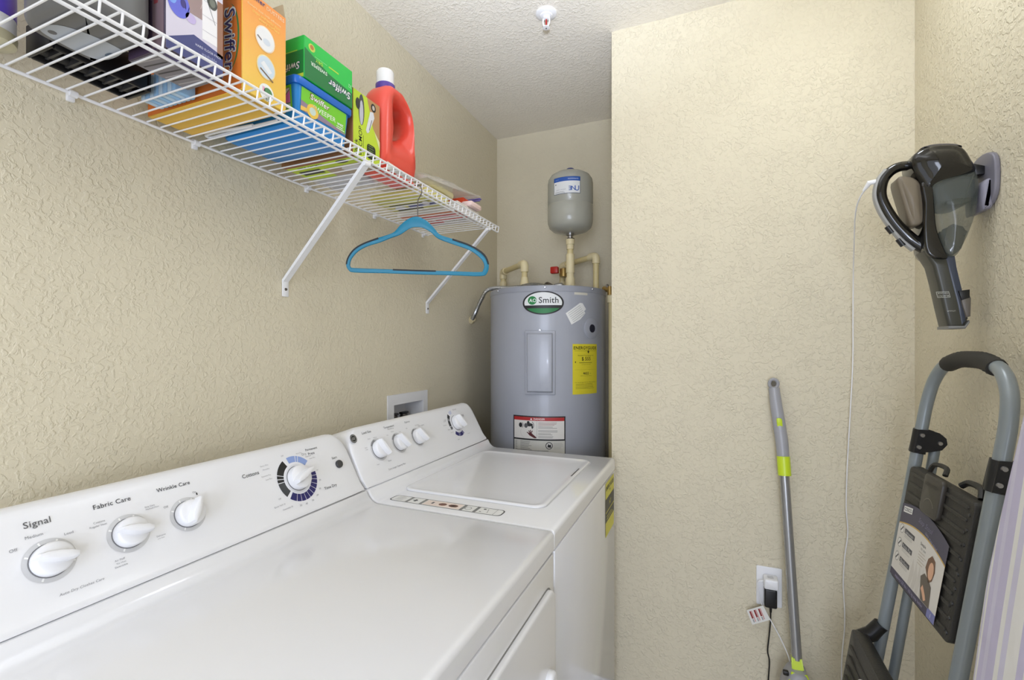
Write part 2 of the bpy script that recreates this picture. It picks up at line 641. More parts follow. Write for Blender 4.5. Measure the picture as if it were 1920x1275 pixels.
def appliance_shell(t, y0, y1):
    bm = B(); box(bm, 0.105, 0.7785, y0 + 0.003, y1 - 0.003, 0.03, 0.8700, 0.003, 2); obj('cabinet', bm, M_white, t)
    bm = B(); box(bm, 0.115, 0.768, y0 + 0.008, y1 - 0.008, 0.8705, 0.8745); obj('seam', bm, M_gap, t)
    for ly in (y0 + 0.06, y1 - 0.06):
        for lx in (0.16, 0.71):
            bm = B(); lathe(bm, [(0.02, 0.0), (0.022, 0.01), (0.012, 0.014), (0.012, 0.032)], (lx, ly, 0), 14); obj('foot', bm, M_black, t)
    top = obj('top', machine_top(y0, y1), M_white, t)
    bm = B(); box(bm, 0.12, 0.2925, y0 + 0.012, y1 - 0.012, 0.9415, 0.9450); obj('console_seam', bm, M_gap, t)
    c = obj('console', console_mesh(y0 + 0.003, y1 - 0.003), M_plasw, t, smooth=50)
    return top, c

# dryer
DY0, DY1 = 0.238, 0.926
t = thing('dryer', 'white clothes dryer in the foreground with dark and blue dial ring', 'dryer', (0.44, 0.58, 0))
top, cons = appliance_shell(t, DY0, DY1)
bm = B()
pillow(bm, rrect(0.30, 0.905, 0.20, 0.815, 0.028, 6), lambda y, z, w: Vector((0.7815 + w, y, z)), 0.008, 0.005)
door = obj('door', bm, M_white, t)
bm = B()
pillow(bm, rrect(0.2975, 0.9075, 0.1975, 0.8180, 0.030, 6), lambda y, z, w: Vector((0.7782 + w, y, z)), 0.0012, 0.0008, 2)
obj('door_gap', bm, mat('gap_grey', (132, 131, 128), 0.6), t)
bm = B()
pillow(bm, rrect(0.835, 0.872, 0.52, 0.675, 0.016, 5), lambda y, z, w: Vector((0.7935 + w, y, z)), 0.010, 0.007)
obj('handle', bm, M_plasw, door)
p = Print()
GR = (206, 206, 207)
for y, tt, r in ((0.341, 0.059, 0.0285), (0.434, 0.061, 0.0285), (0.522, 0.061, 0.0285)):
    q = p
    q.arc(y, tt, r * 0.70, r, 0, 360, GR, 0)
    for a in (150, 105, 62, -25, 240):
        q.arc(y, tt, r * 0.80, r * 0.95, a, a + 5, W_, 1, 2)
p.text('Signal', 0.337, 0.1125, DG, width=0.028, bold=0.012)
p.text('Fabric Care', 0.4235, 0.1125, (60, 60, 64), width=0.048, bold=0.012)
p.text('Wrinkle Care', 0.512, 0.1130, (60, 60, 64), width=0.053, bold=0.012)
for s, y, tt, w in (('Medium', 0.331, 0.096, 0.018), ('Loud', 0.366, 0.087, 0.010), ('Off', 0.309, 0.085, 0.008), ('Cottons', 0.402, 0.090, 0.014), ('Regular Heat', 0.4, 0.085, 0.021), ('Easy Care', 0.470, 0.092, 0.014), ('Medium Heat', 0.473, 0.088, 0.019), ('Delicates', 0.474, 0.042, 0.013), ('Low Heat', 0.473, 0.038, 0.010), ('Air Fluff', 0.414, 0.028, 0.013), ('No Heat', 0.415, 0.0235, 0.012), ('Dewrinkle', 0.414, 0.019, 0.016), ('Off', 0.492, 0.083, 0.007), ('On', 0.541, 0.094, 0.006)):
    p.text(s, y, tt, (135, 135, 138), width=w)
p.text('Auto Dry Clothes Care', 0.366, 0.011, (140, 140, 143), width=0.050, shear=0.2)
ty, tt = 0.752, 0.062
q = p
q.arc(ty, tt, 0.0, 0.0515, 0, 360, (234, 234, 238), 0)
q.arc(ty, tt, 0.034, 0.0495, 117, 158, K, 1).arc(ty, tt, 0.034, 0.0495, 160, 168, K, 1).arc(ty, tt, 0.034, 0.0495, 170, 178, K, 1).arc(ty, tt, 0.034, 0.0495, 180, 218, (62, 64, 66), 1)
LB = (143, 165, 216)
q.arc(ty, tt, 0.036, 0.0495, 78, 104, LB, 1).arc(ty, tt, 0.036, 0.0495, 70, 76, LB, 1).arc(ty, tt, 0.036, 0.0495, 38, 68, LB, 1)
a = 226
for k, w in enumerate((20, 14, 14, 14, 14, 14, 14, 13, 11, 11)):
    q.arc(ty, tt, 0.034, 0.0495, a + 0.7, a + w - 0.7, NAVY, 1)
    a += w
q.arc(ty, tt, 0.0265, 0.031, 0, 360, (222, 222, 226), 1)
p.text('Cottons', 0.6515, 0.097, (60, 60, 64), width=0.036, bold=0.01)
p.text('Permanent', 0.812, 0.1165, (90, 90, 94), width=0.034, bold=0.008)
p.text('Press', 0.808, 0.1065, (90, 90, 94), width=0.018, bold=0.008)
p.text('Time Dry', 0.828, 0.021, (70, 70, 74), width=0.037, bold=0.008)
p.text('Start', 0.868, 0.082, DG, width=0.016, bold=0.006)
for s, y, q, w in (('Extra Dry', 0.6855, 0.107, 0.018), ('More Dry', 0.687, 0.099, 0.015), ('Optimum Dry', 0.6825, 0.086, 0.022), ('Less Dry', 0.686, 0.078, 0.015), ('Off', 0.733, 0.117, 0.006), ('More Dry', 0.776, 0.114, 0.015), ('Dry', 0.788, 0.109, 0.012), ('Optimum', 0.797, 0.102, 0.016), ('Less Dry', 0.806, 0.096, 0.016), ('Quick Fluff 10', 0.690, 0.020, 0.026), ('Dewrinkle 20', 0.706, 0.010, 0.024), ('30', 0.737, 0.006, 0.005), ('40', 0.752, 0.005, 0.005), ('50', 0.770, 0.007, 0.005), ('60', 0.786, 0.014, 0.005), ('70', 0.798, 0.025, 0.005), ('80', 0.806, 0.043, 0.005), ('Off', 0.808, 0.066, 0.005), ('Off', 0.695, 0.033, 0.006)):
    p.text(s, y, q, (150, 150, 153), width=w)
p.rect(0.5435, 0.088, 0.5455, 0.092, K, 1)
p.clusters('dial_print', con, t, [(0.341, 0.059), (0.434, 0.061), (0.522, 0.061), (0.66, 0.09), (0.752, 0.062), (0.835, 0.118), (0.84, 0.02), (0.874, 0.07)])
knob(t, 0.341, 0.059, 0.0215, 163)
knob(t, 0.434, 0.061, 0.0215, 163)
knob(t, 0.522, 0.061, 0.0215, 60)
knob(t, ty, tt, 0.0255, 22, 0.016)
bm = B()
loft(bm, [[con(0.874 + r * math.cos(a), 0.064 + r * math.sin(a), h) for a in [2 * math.pi * k / 28 for k in range(28)]] for r, h in ((0.0095, 0), (0.0095, 0.004), (0.0085, 0.0055), (0.004, 0.006))])
obj('start_button', bm, mat('button_charcoal', (62, 62, 64), 0.25), t)

# washer
WY0, WY1 = 0.930, 1.616
t = thing('washer', 'white top loading washing machine beside the water heater with flat lid', 'washing machine', (0.44, 1.27, 0))
top, cons = appliance_shell(t, WY0, WY1)
# lid: slightly raised rim and a shallow dish
bm = B()
def lid_ring(d, z):
    return [(x, y, z) for x, y in rrect(0.322 + d, 0.716 - d, 1.036 + d, 1.535 - d, max(0.004, 0.03 - d * 0.5), 7)]
loft(bm, [lid_ring(0.0, 0.9152), lid_ring(0.0, 0.9185), lid_ring(0.002, 0.9200), lid_ring(0.006, 0.9203), lid_ring(0.010, 0.9197), lid_ring(0.016, 0.9180), lid_ring(0.024, 0.9172), lid_ring(0.07, 0.9168), lid_ring(0.15, 0.9166)])
lid = obj('lid', bm, M_white, t, smooth=60)
bm = B()
loft(bm, [[(x, y, z) for x, y in rrect(0.319, 0.719, 1.033, 1.538, 0.033, 7)] for z in (0.9150, 0.9153)])
obj('lid_seam', bm, mat('seam_grey', (190, 190, 192), 0.5), t)
bm = B(); box(bm, 0.704, 0.7085, 1.32, 1.41, 0.9175, 0.9206, 0.001, 1); obj('finger_slot', bm, M_black, lid)
# instruction strip
p = Print()
def topmap(u, v, h):
    return Vector((u, v, ZT + h))
p.poly(rrect(0.338, 0.642, 0.957, 0.997, 0.012), (70, 70, 72), 0).poly(rrect(0.341, 0.639, 0.9590, 0.9945, 0.011), (232, 232, 230), 1)
for x in (0.385, 0.425, 0.535, 0.570):
    p.rect(x, 0.9595, x + 0.008, 0.994, (128, 128, 126), 2)
p.rect(0.4345, 0.9605, 0.534, 0.993, (236, 220, 210), 2)
p.ell(0.483, 0.977, 0.011, 0.009, (112, 74, 58), 3, 9).ell(0.512, 0.977, 0.013, 0.009, (104, 66, 52), 3, 8).ell(0.512, 0.977, 0.004, 0.004, K, 4, 8)
p.rect(0.452, 0.972, 0.458, 0.984, DG, 3).rect(0.403, 0.970, 0.409, 0.984, DG, 3).rect(0.398, 0.976, 0.412, 0.979, DG, 3)
p.ell(0.592, 0.986, 0.004, 0.003, K, 3, 8).ell(0.587, 0.968, 0.003, 0.002, DG, 3, 8).line((0.606, 0.965), (0.600, 0.99), 0.001, DG, 3).line((0.622, 0.960), (0.622, 0.994), 0.0008, DG, 3)
p.arc(0.552, 0.977, 0.007, 0.009, 0, 360, (150, 150, 150), 3)
p.lines(0.352, 0.376, 0.988, 6, 0.0045, 0.0012, (170, 170, 170), 3)
p.build('instruction_strip', topmap, top, 0.0003, 0.0001)
# energy sticker on the washer front
p = Print()
YL = (214, 206, 60)
fm = lambda u, v, h: Vector((0.7787 + h, u, v))
p.rect(1.455, 0.70, 1.592, 0.868, YL, 0).rect(1.455, 0.745, 1.592, 0.818, (46, 44, 26), 1).rect(1.455, 0.774, 1.592, 0.777, YL, 2)
p.text('ENERGYGUIDE', 1.5235, 0.850, K, width=0.125, bold=0.03).poly([(1.518, 0.838), (1.530, 0.838), (1.524, 0.828)], K, 2)
p.text('147', 1.524, 0.795, YL, width=0.03).lines(1.47, 1.575, 0.760, 2, 0.008, 0.002, YL, 2)
p.build('energy_sticker', fm, t)
p = Print()
q2 = Print()
q2.arc(0.950, 0.1145, 0.0, 0.0115, 0, 360, (34, 36, 34), 0)
q2.arc(0.950, 0.1145, 0.0085, 0.0095, 0, 360, (190, 190, 186), 1).text('GE', 0.950, 0.1145, (205, 205, 200), width=0.011, shear=0.3, l=1)
q2.build('maker_badge', con, t, 0.0006)
for y, q, r in ((1.026, 0.069, 0.031), (1.116, 0.070, 0.030), (1.209, 0.070, 0.029)):
    q2 = p
    q2.arc(y, q, r * 0.70, r, 0, 360, GR, 0)
    q2.arc(y, q, r * 0.84, r * 0.96, 100, 150, (140, 140, 140), 1)
p.text('Load Size', 1.003, 0.1225, (110, 110, 112), width=0.036, bold=0.008)
p.text('Temperature', 1.098, 0.1225, (110, 110, 112), width=0.046, bold=0.008)
p.text('Wash/Rinse', 1.102, 0.1155, (160, 160, 162), width=0.028)
p.text('Options', 1.186, 0.123, (110, 110, 112), width=0.026, bold=0.008)
for s, y, q, w in (('Small', 1.003, 0.1035, 0.010), ('Medium', 1.027, 0.103, 0.014), ('Extra', 0.981, 0.083, 0.009), ('Large', 0.981, 0.078, 0.009), ('Large', 1.056, 0.065, 0.008), ('Super', 1.002, 0.032, 0.011), ('Reset', 1.05, 0.031, 0.013), ('Warm', 1.104, 0.106, 0.012), ('Cold', 1.136, 0.100, 0.008), ('Hot', 1.079, 0.100, 0.007), ('Off', 1.172, 0.104, 0.007), ('Extra Rinse', 1.228, 0.106, 0.022), ('Fabric softener', 1.248, 0.1015, 0.034)):
    p.text(s, y, q, (150, 150, 153), width=w)
p.text('Extra Large Capacity Plus', 1.070, 0.0095, (150, 150, 153), width=0.075, shear=0.2)
wy, wt = 1.451, 0.077
q2 = p
q2.arc(wy, wt, 0.0, 0.0505, 0, 360, (234, 234, 238), 0)
q2.arc(wy, wt, 0.036, 0.049, 130, 152, K, 1).arc(wy, wt, 0.036, 0.049, 154, 159, K, 1).arc(wy, wt, 0.036, 0.049, 161, 188, K, 1).arc(wy, wt, 0.036, 0.049, 190, 204, DG, 1)
q2.arc(wy, wt, 0.036, 0.049, 228, 255, NAVY, 1).arc(wy, wt, 0.036, 0.049, 257, 264, NAVY, 1).arc(wy, wt, 0.036, 0.049, 266, 292, NAVY, 1).arc(wy, wt, 0.036, 0.049, 294, 302, (90, 86, 140), 1)
for a in (96, 104, 112):
    q2.arc(wy, wt, 0.036, 0.048, a, a + 5, (190, 195, 225), 1)
for s, y, q, w in (('Normal', 1.474, 0.125, 0.024), ('Cottons', 1.376, 0.080, 0.020), ('Light', 1.389, 0.097, 0.016), ('Medium', 1.383, 0.092, 0.014), ('Heavy', 1.392, 0.062, 0.018), ('Easy Care', 1.403, 0.050, 0.018), ('Delicates', 1.505, 0.028, 0.017), ('Off', 1.512, 0.095, 0.02), ('Soak', 1.424, 0.020, 0.012)):
    p.text(s, y, q, (150, 150, 153), width=w)
p.clusters('dial_print', con, t, [(1.026, 0.069), (1.116, 0.07), (1.209, 0.07), (1.07, 0.01), (1.451, 0.077)])
knob(t, 1.026, 0.069, 0.0245, 115)
knob(t, 1.116, 0.070, 0.0235, 125)
knob(t, 1.209, 0.070, 0.0235, 125)
knob(t, wy, wt, 0.0255, 120, 0.019)

# laundry outlet box set in the left wall
t = thing('laundry_outlet_box', 'white recessed laundry valve box in the wall behind the washer', 'outlet box', (0, 1.525, 0.93))
bm = B()
fy0, fy1, fz0, fz1 = 1.392, 1.652, 0.89, 1.117
for a, b, c, d in ((fy0, OY0 + 0.003, fz0, fz1), (OY1 - 0.003, fy1, fz0, fz1), (OY0 + 0.003, OY1 - 0.003, fz0, OZ0 + 0.003), (OY0 + 0.003, OY1 - 0.003, OZ1 - 0.003, fz1)):
    box(bm, 0.0005, 0.005, a, b, c, d)
obj('frame', bm, M_plasw, t)
bm = B()
e = 0.002
for a in ((-0.085, -0.083, OY0 + e, OY1 - e, OZ0 + e, OZ1 - e), (-0.083, 0.002, OY0 + e, OY0 + 2 * e, OZ0 + e, OZ1 - e), (-0.083, 0.002, OY1 - 2 * e, OY1 - e, OZ0 + e, OZ1 - e), (-0.083, 0.002, OY0 + e, OY1 - e, OZ0 + e, OZ0 + 2 * e), (-0.083, 0.002, OY0 + e, OY1 - e, OZ1 - 2 * e, OZ1 - e)):
    box(bm, *a)
obj('recess', bm, M_plasw, t)
for vy in (1.50, 1.565):
    bm = B()
    cyl(bm, (-0.05, vy, 0.934), (-0.05, vy, 1.01), 0.011); cyl(bm, (-0.05, vy, 0.985), (-0.015, vy, 0.985), 0.009); lathe(bm, [(0.014, 0.0), (0.016, 0.006), (0.014, 0.02)], (-0.05, vy, 1.008), 12)
    v_ = obj('valve', bm, M_dsteel, t)
    bm = B(); box(bm, -0.058, -0.042, vy - 0.022, vy + 0.022, 1.028, 1.036, 0.002); obj('valve_handle', bm, M_black if vy > 1.53 else M_dsteel, v_)

# ------------------------------------------------------------------ water heater
HX, HY, HR = 0.39, 2.06, 0.262
HT = 1.545
def heat(u, z, h=0.0, R=HR):
    a = u / R
    return Vector((HX + (R + h) * math.sin(a), HY - (R + h) * math.cos(a), z))
t = thing('water_heater', 'tall grey electric water heater standing in the alcove', 'water heater', (HX, HY, 0))
bm = B()
lathe(bm, [(0.24, 0.012), (HR, 0.018), (HR, HT - 0.024), (HR - 0.002, HT - 0.0235)], (HX, HY, 0), 72)
body = obj('body', bm, M_heater, t)
bm = B()
lathe(bm, [(HR + 0.0022, HT - 0.024), (HR + 0.0022, HT - 0.004), (HR - 0.001, HT), (0.03, HT + 0.002)], (HX, HY, 0), 72)
capo = obj('top_cap', bm, M_heaterd, t)
for ph in (-36, 16, 64):
    bm = B()
    c = heat(HR * R_(ph), HT - 0.009, 0.002)
    n = (c - Vector((HX, HY, c.z))).normalized()
    cyl(bm, c, c + n * 0.003, 0.005, 0.003, 10)
    obj('screw', bm, M_steel, capo)
bm = B(); lathe(bm, [(0.235, 0.0), (0.235, 0.012)], (HX, HY, 0), 48); obj('base_ring', bm, M_black, t)
# access panel
def curved_slab(u0, u1, z0, z1, steps, n=10):
    bm = B()
    rings = []
    for d, h in steps:
        a, b = u0 + d, u1 - d
        rings.append([bm.verts.new(heat(a + (b - a) * k / n, z1 - d, h)) for k in range(n + 1)] + [bm.verts.new(heat(b - (b - a) * k / n, z0 + d, h)) for k in range(n + 1)])
    for i in range(len(rings) - 1):
        ring_faces(bm, rings[i], rings[i + 1])
    L = rings[-1]
    N = n + 1
    for k in range(n):
        bm.faces.new((L[k], L[k + 1], L[2 * N - 2 - k], L[2 * N - 1 - k]))
    return bm
pan = obj('access_panel', curved_slab(-0.008, 0.114, 1.10, 1.36, [(0, 0.0004), (0, 0.007), (0.002, 0.009), (0.007, 0.009), (0.010, 0.010), (0.015, 0.021), (0.019, 0.022)]), M_heater, t, smooth=25)
for uu, zz, hh in ((0.053, 1.362, 0.001), (0.006, 1.305, 0.010)):
    bm = B(); c = heat(uu, zz, hh); n = (c - Vector((HX, HY, c.z))).normalized(); cyl(bm, c, c + n * 0.004, 0.0055, 0.004, 10); obj('screw', bm, M_steel, pan)
# brand badge
p = Print()
bx, bz = 0.065, 1.4735
GRN = (20, 128, 60)
def chord(cx, cz, rx, ry, z, upper):
    a = math.degrees(math.asin((z - cz) / ry))
    return (a, 180 - a) if upper else (180 - a, 360 + a)
p.ell(bx, bz, 0.0855, 0.0485, K, 0, 48)
a0, a1 = chord(bx, bz, 0.078, 0.043, bz - 0.010, True)
p.ell(bx, bz, 0.078, 0.043, (226, 228, 228), 1, 40, a0, a1)
a0, a1 = chord(bx, bz, 0.078, 0.043, bz - 0.022, False)
p.ell(bx, bz, 0.078, 0.043, (30, 120, 62), 1, 30, a0, a1)
p.ell(bx - 0.044, bz + 0.010, 0.0185, 0.0175, GRN, 2, 24)
p.text('AO', bx - 0.042, bz + 0.010, (235, 240, 238), width=0.030, bold=0.02, l=3)
p.text('Smith', bx + 0.023, bz + 0.011, K, width=0.080, bold=0.015, l=3)
p.build('brand_badge', heat, t, 0.0008, 0.0003, cut=0.008)
# EnergyGuide label
p = Print()
e0, e1, f0, f1 = 0.188, 0.323, 1.099, 1.306
YE = (222, 208, 52)
p.rect(e0, f0, e1, f1, YE, 0)
p.text('ENERGYGUIDE', (e0 + e1) / 2, f1 - 0.016, K, width=0.125, bold=0.03, l=1)
p.poly([(0.261, f1 - 0.030), (0.273, f1 - 0.030), (0.267, f1 - 0.040)], K, 1).rect(0.2655, f1 - 0.031, 0.2685, f1 - 0.024, K, 1)
p.rect(e0 + 0.008, f1 - 0.029, e1 - 0.008, f1 - 0.0275, (150, 140, 40), 1)
p.text('Estimated Yearly Energy Cost', 0.2555, f1 - 0.047, (70, 66, 20), width=0.085, l=1)
p.text('$ 555', 0.2555, f1 - 0.061, K, width=0.048, bold=0.02, l=1)
p.rect(e0 + 0.03, f1 - 0.078, e1 - 0.035, f1 - 0.0765, K, 1).text('Cost Range of Similar Models', 0.2555, f1 - 0.084, (110, 104, 30), width=0.05, l=1)
p.poly([(e0 + 0.010, f1 - 0.072), (e0 + 0.016, f1 - 0.072), (e0 + 0.013, f1 - 0.080)], K, 1)
p.text('4622', 0.2535, f1 - 0.121, K, width=0.030, bold=0.03, l=1).text('kWh', 0.278, f1 - 0.122, K, width=0.009, l=1)
p.text('Estimated Yearly Electricity Use', 0.2555, f1 - 0.131, (110, 104, 30), width=0.06, l=1)
p.rect(e0 + 0.008, f1 - 0.106, e1 - 0.008, f1 - 0.1052, (180, 168, 40), 1)
p.text('Your cost will depend on your utility rates and use.', 0.2555, f1 - 0.158, K, width=0.115, l=1)
p.lines(e0 + 0.014, e1 - 0.02, f1 - 0.166, 4, 0.006, 0.0015, (130, 122, 40), 1, 5)
p.build('energy_label', heat, t, 0.0008, 0.0003, cut=0.01)
# danger label
p = Print()
d0, d1, g1 = -0.0655, 0.157, 1.012
p.rect(d0, 0.79, d1, g1, K, 0)
p.rect(d0 + 0.005, 0.919, d1 - 0.005, g1 - 0.005, (226, 222, 216), 1).rect(d0 + 0.005, 0.79, d1 - 0.003, 0.913, (208, 206, 198), 1)
p.rect(d0 + 0.005, g1 - 0.019, d1 - 0.005, g1 - 0.005, (178, 40, 42), 2)
p.text('DANGER', 0.050, g1 - 0.012, W_, width=0.046, bold=0.015, l=3).poly([(0.012, g1 - 0.016), (0.021, g1 - 0.016), (0.0165, g1 - 0.008)], W_, 3)
p.rect(0.040, 0.922, 0.041, g1 - 0.021, (150, 148, 144), 2)
p.ell(-0.030, 0.973, 0.008, 0.010, K, 2, 12).arc(-0.030, 0.973, 0.011, 0.013, -60, 60, K, 2).ell(-0.006, 0.972, 0.008, 0.010, DG, 2, 12).ell(0.008, 0.976, 0.016, 0.007, K, 2, 12).ell(0.004, 0.985, 0.006, 0.006, K, 2, 10).arc(0.008, 0.974, 0.018, 0.020, -50, 50, K, 2)
p.rect(0.018, 0.962, 0.024, 0.972, K, 2)
DR = (84, 24, 26)
p.poly([(0.002, 0.940), (0.016, 0.944), (0.038, 0.926), (0.038, 0.922), (0.030, 0.922), (0.010, 0.932)], DR, 2)
for q in ((0.006, 0.952), (0.013, 0.955), (0.022, 0.952), (-0.002, 0.945)):
    p.line((0.014, 0.938), q, 0.0035, DR, 3)
p.arc(-0.005, 0.945, 0.024, 0.0248, 150, 250, (190, 186, 180), 2)
for k, zz in enumerate((0.985, 0.968, 0.953, 0.941, 0.929)):
    p.lines(0.046, 0.125 if k != 3 else 0.112, zz, 2 if k else 3, 0.005, 0.0018, (165, 130, 126) if k == 0 else (140, 138, 134), 2, k)
p.lines(0.004 - 0.035, 0.02, 0.906, 7, 0.0055, 0.0018, (130, 128, 124), 2, 9).lines(d0 + 0.010, -0.045, 0.906, 6, 0.0065, 0.002, (130, 128, 124), 2, 10)
p.lines(0.108, 0.150, 0.902, 5, 0.0055, 0.0014, (170, 168, 164), 2, 12)
p.ell(0.090, 0.893, 0.0145, 0.0145, K, 2, 24).ell(0.090, 0.893, 0.0115, 0.0115, (220, 218, 212), 3, 24).poly([(0.083, 0.887), (0.098, 0.885), (0.097, 0.899), (0.091, 0.896), (0.086, 0.901)], K, 4)
p.lines(d0 + 0.010, 0.14, 0.870, 4, 0.009, 0.0024, (120, 118, 114), 2, 14)
p.build('warning_label', heat, t, 0.0008, 0.0003, cut=0.01)
# white torn sticker, small tape, thermostat port
p = Print()
su, sz = 0.209, 1.433
def rot2(pts, a):
    return [(su + x * math.cos(a) - y * math.sin(a), sz + x * math.sin(a) + y * math.cos(a)) for x, y in pts]
p.poly(rot2([(-0.048, -0.026), (0.0, -0.03), (0.035, -0.022), (0.034, -0.012), (0.047, -0.010), (0.045, 0.020), (0.034, 0.028), (-0.044, 0.026)], R_(33)), (232, 232, 230), 0)
for k in range(6):
    p.poly(rot2([(-0.036, 0.018 - k * 0.008), (0.030, 0.018 - k * 0.008), (0.030, 0.0205 - k * 0.008), (-0.036, 0.0205 - k * 0.008)], R_(33)), (190, 190, 188), 1)
p.build('paper_sticker', heat, t, 0.0008, 0.0003, cut=0.01)
p = Print(); p.rect(0.196, 1.508, 0.262, 1.518, (214, 210, 196), 0); p.build('tape_strip', heat, t, 0.0008, cut=0.01)
bm = B()
c0 = R_(63.0)
pn = Vector((math.sin(c0), -math.cos(c0), 0)); pc = Vector((HX, HY, 1.371)) + pn * HR
pu = Vector((math.cos(c0), math.sin(c0), 0)); pz = Vector((0, 0, 1))
def disc(rings):
    bm = B()
    loft(bm, [[pc + (pu * math.cos(a) + pz * math.sin(a)) * r + pn * h for a in [2 * math.pi * k / 28 for k in range(28)]] for r, h in rings])
    return bm
port = obj('port_ring', disc([(0.044, -0.008), (0.044, 0.001), (0.041, 0.003), (0.018, 0.004), (0.017, 0.001)]), M_heater, t)
obj('port_plug', disc([(0.0168, 0.0005), (0.0168, 0.0046), (0.012, 0.0052), (0.004, 0.0054)]), mat('plug_navy', (24, 26, 44), 0.4), port)

# ------------------------------------------------------------------ plumbing over the heater
def pipe_run(name, label, pts, fittings, r=0.0135, loc=None, r_el=0.02):
    t = thing(name, label, 'pipe', loc or pts[0])
    bm = B(); tube(bm, elbow_path(pts, r_el), r, 14); obj('pipe', bm, M_cpvc, t)
    for kind, a in fittings:
        bm = B()
        if kind == 'elbow':
            tube(bm, elbow_path(a, r_el), r * 1.38, 14)
        else:
            prof, base = a
            lathe(bm, prof, base, 16)
        obj('elbow_fitting' if kind == 'elbow' else 'coupling', bm, M_fit, t)
    return t
ht = HT + 0.002
t = pipe_run('hot_water_pipe', 'cream plastic pipe bending off the heater top towards the left wall',
    [(0.28, 2.05, ht + 0.03), (0.28, 2.05, 1.685), (0.068, 2.285, 1.692), (0.068, 2.285, 1.10)],
    [('elbow', [(0.28, 2.05, 1.645), (0.28, 2.05, 1.685), (0.248, 2.086, 1.686)]), ('elbow', [(0.098, 2.252, 1.691), (0.068, 2.285, 1.692), (0.068, 2.285, 1.655)]),
     ('c', ([(0.022, 0.022), (0.021, 0.05), (0.0175, 0.056), (0.0175, 0.072), (0.013, 0.073)], (0.28, 2.05, ht))), ('c', ([(0.018, -0.02), (0.018, 0.02)], (0.068, 2.285, 1.62)))])
bm = B(); cyl(bm, (0.28, 2.05, HT + 0.001), (0.28, 2.05, ht + 0.024), 0.015); obj('nipple', bm, M_steel, t)
bm = B(); lathe(bm, [(0.03, 0), (0.028, 0.012), (0.012, 0.02)], (0.068, 2.285, 1.552), 18); obj('escutcheon', bm, M_fit, t)

TX, TY = 0.498, 2.06
t = thing('tank_riser_pipe', 'cream plastic riser pipe carrying the small expansion tank', 'pipe', (TX, TY, ht))
bm = B(); cyl(bm, (TX, TY, ht + 0.02), (TX, TY, 1.755), 0.0135, seg=16); obj('pipe', bm, M_cpvc, t)
for prof, z in (([(0.022, 0.0), (0.021, 0.035), (0.0165, 0.042), (0.0165, 0.06), (0.0135, 0.061)], ht + 0.022), ([(0.019, 0), (0.019, 0.085), (0.0135, 0.086)], 1.628), ([(0.0165, 0), (0.0165, 0.02), (0.019, 0.022), (0.02, 0.045), (0.012, 0.046)], 1.735)):
    bm = B(); lathe(bm, prof, (TX, TY, z), 18); obj('coupling', bm, M_fit, t)
bm = B(); lathe(bm, [(0.017, 0), (0.019, 0.003), (0.019, 0.018), (0.016, 0.021)], (TX, TY, HT + 0.001), 8); obj('nipple', bm, M_dsteel, t)

t = pipe_run('cold_water_pipe', 'cream plastic cold water pipe looping behind the tank riser',
    [(0.588, 2.185, HT + 0.012), (0.588, 2.185, 1.722), (0.378, 2.337, 1.712), (0.378, 2.337, 1.10)],
    [('elbow', [(0.588, 2.185, 1.685), (0.588, 2.185, 1.722), (0.552, 2.207, 1.720)]), ('elbow', [(0.410, 2.314, 1.7135), (0.378, 2.337, 1.712), (0.378, 2.337, 1.675)]),
     ('c', ([(0.0175, -0.03), (0.0175, 0.03)], (0.378, 2.337, 1.60)))])
bm = B(); cyl(bm, (0.378, 2.325, 1.665), (0.400, 2.262, 1.668), 0.013, seg=12); lathe(bm, [(0.02, -0.02), (0.021, 0.0), (0.02, 0.02)], (0.405, 2.272, 1.666), 14); vv = obj('valve_body', bm, mat('brass', (170, 140, 80), 0.35, 0.6), t)
bm = B(); box(bm, 0.345, 0.385, 2.235, 2.262, 1.660, 1.695, 0.006, 2); obj('valve_handle', bm, M_red, vv)

# relief valve and its drain tube on the right of the heater
t = thing('relief_valve', 'brass relief valve with cream drain tube at the heater right side', 'valve', (0.672, 2.08, 1.50))
bm = B(); cyl(bm, (0.640, 2.12, 1.557), (0.672, 2.085, 1.545), 0.012); cyl(bm, (0.672, 2.085, 1.52), (0.672, 2.085, 1.562), 0.011); obj('valve_body', bm, mat('brass', (170, 140, 80), 0.35, 0.6), t)
bm = B(); box(bm, 0.655, 0.661, 2.09, 2.115, 1.556, 1.574, 0.001); obj('lever', bm, M_dsteel, t)
bm = B(); lathe(bm, [(0.016, 0), (0.018, 0.03), (0.013, 0.034)], (0.676, 2.085, 1.49), 14); obj('coupling', bm, M_fit, t)
bm = B(); cyl(bm, (0.676, 2.085, 0.15), (0.676, 2.085, 1.492), 0.010); obj('drain_tube', bm, M_cpvc, t)

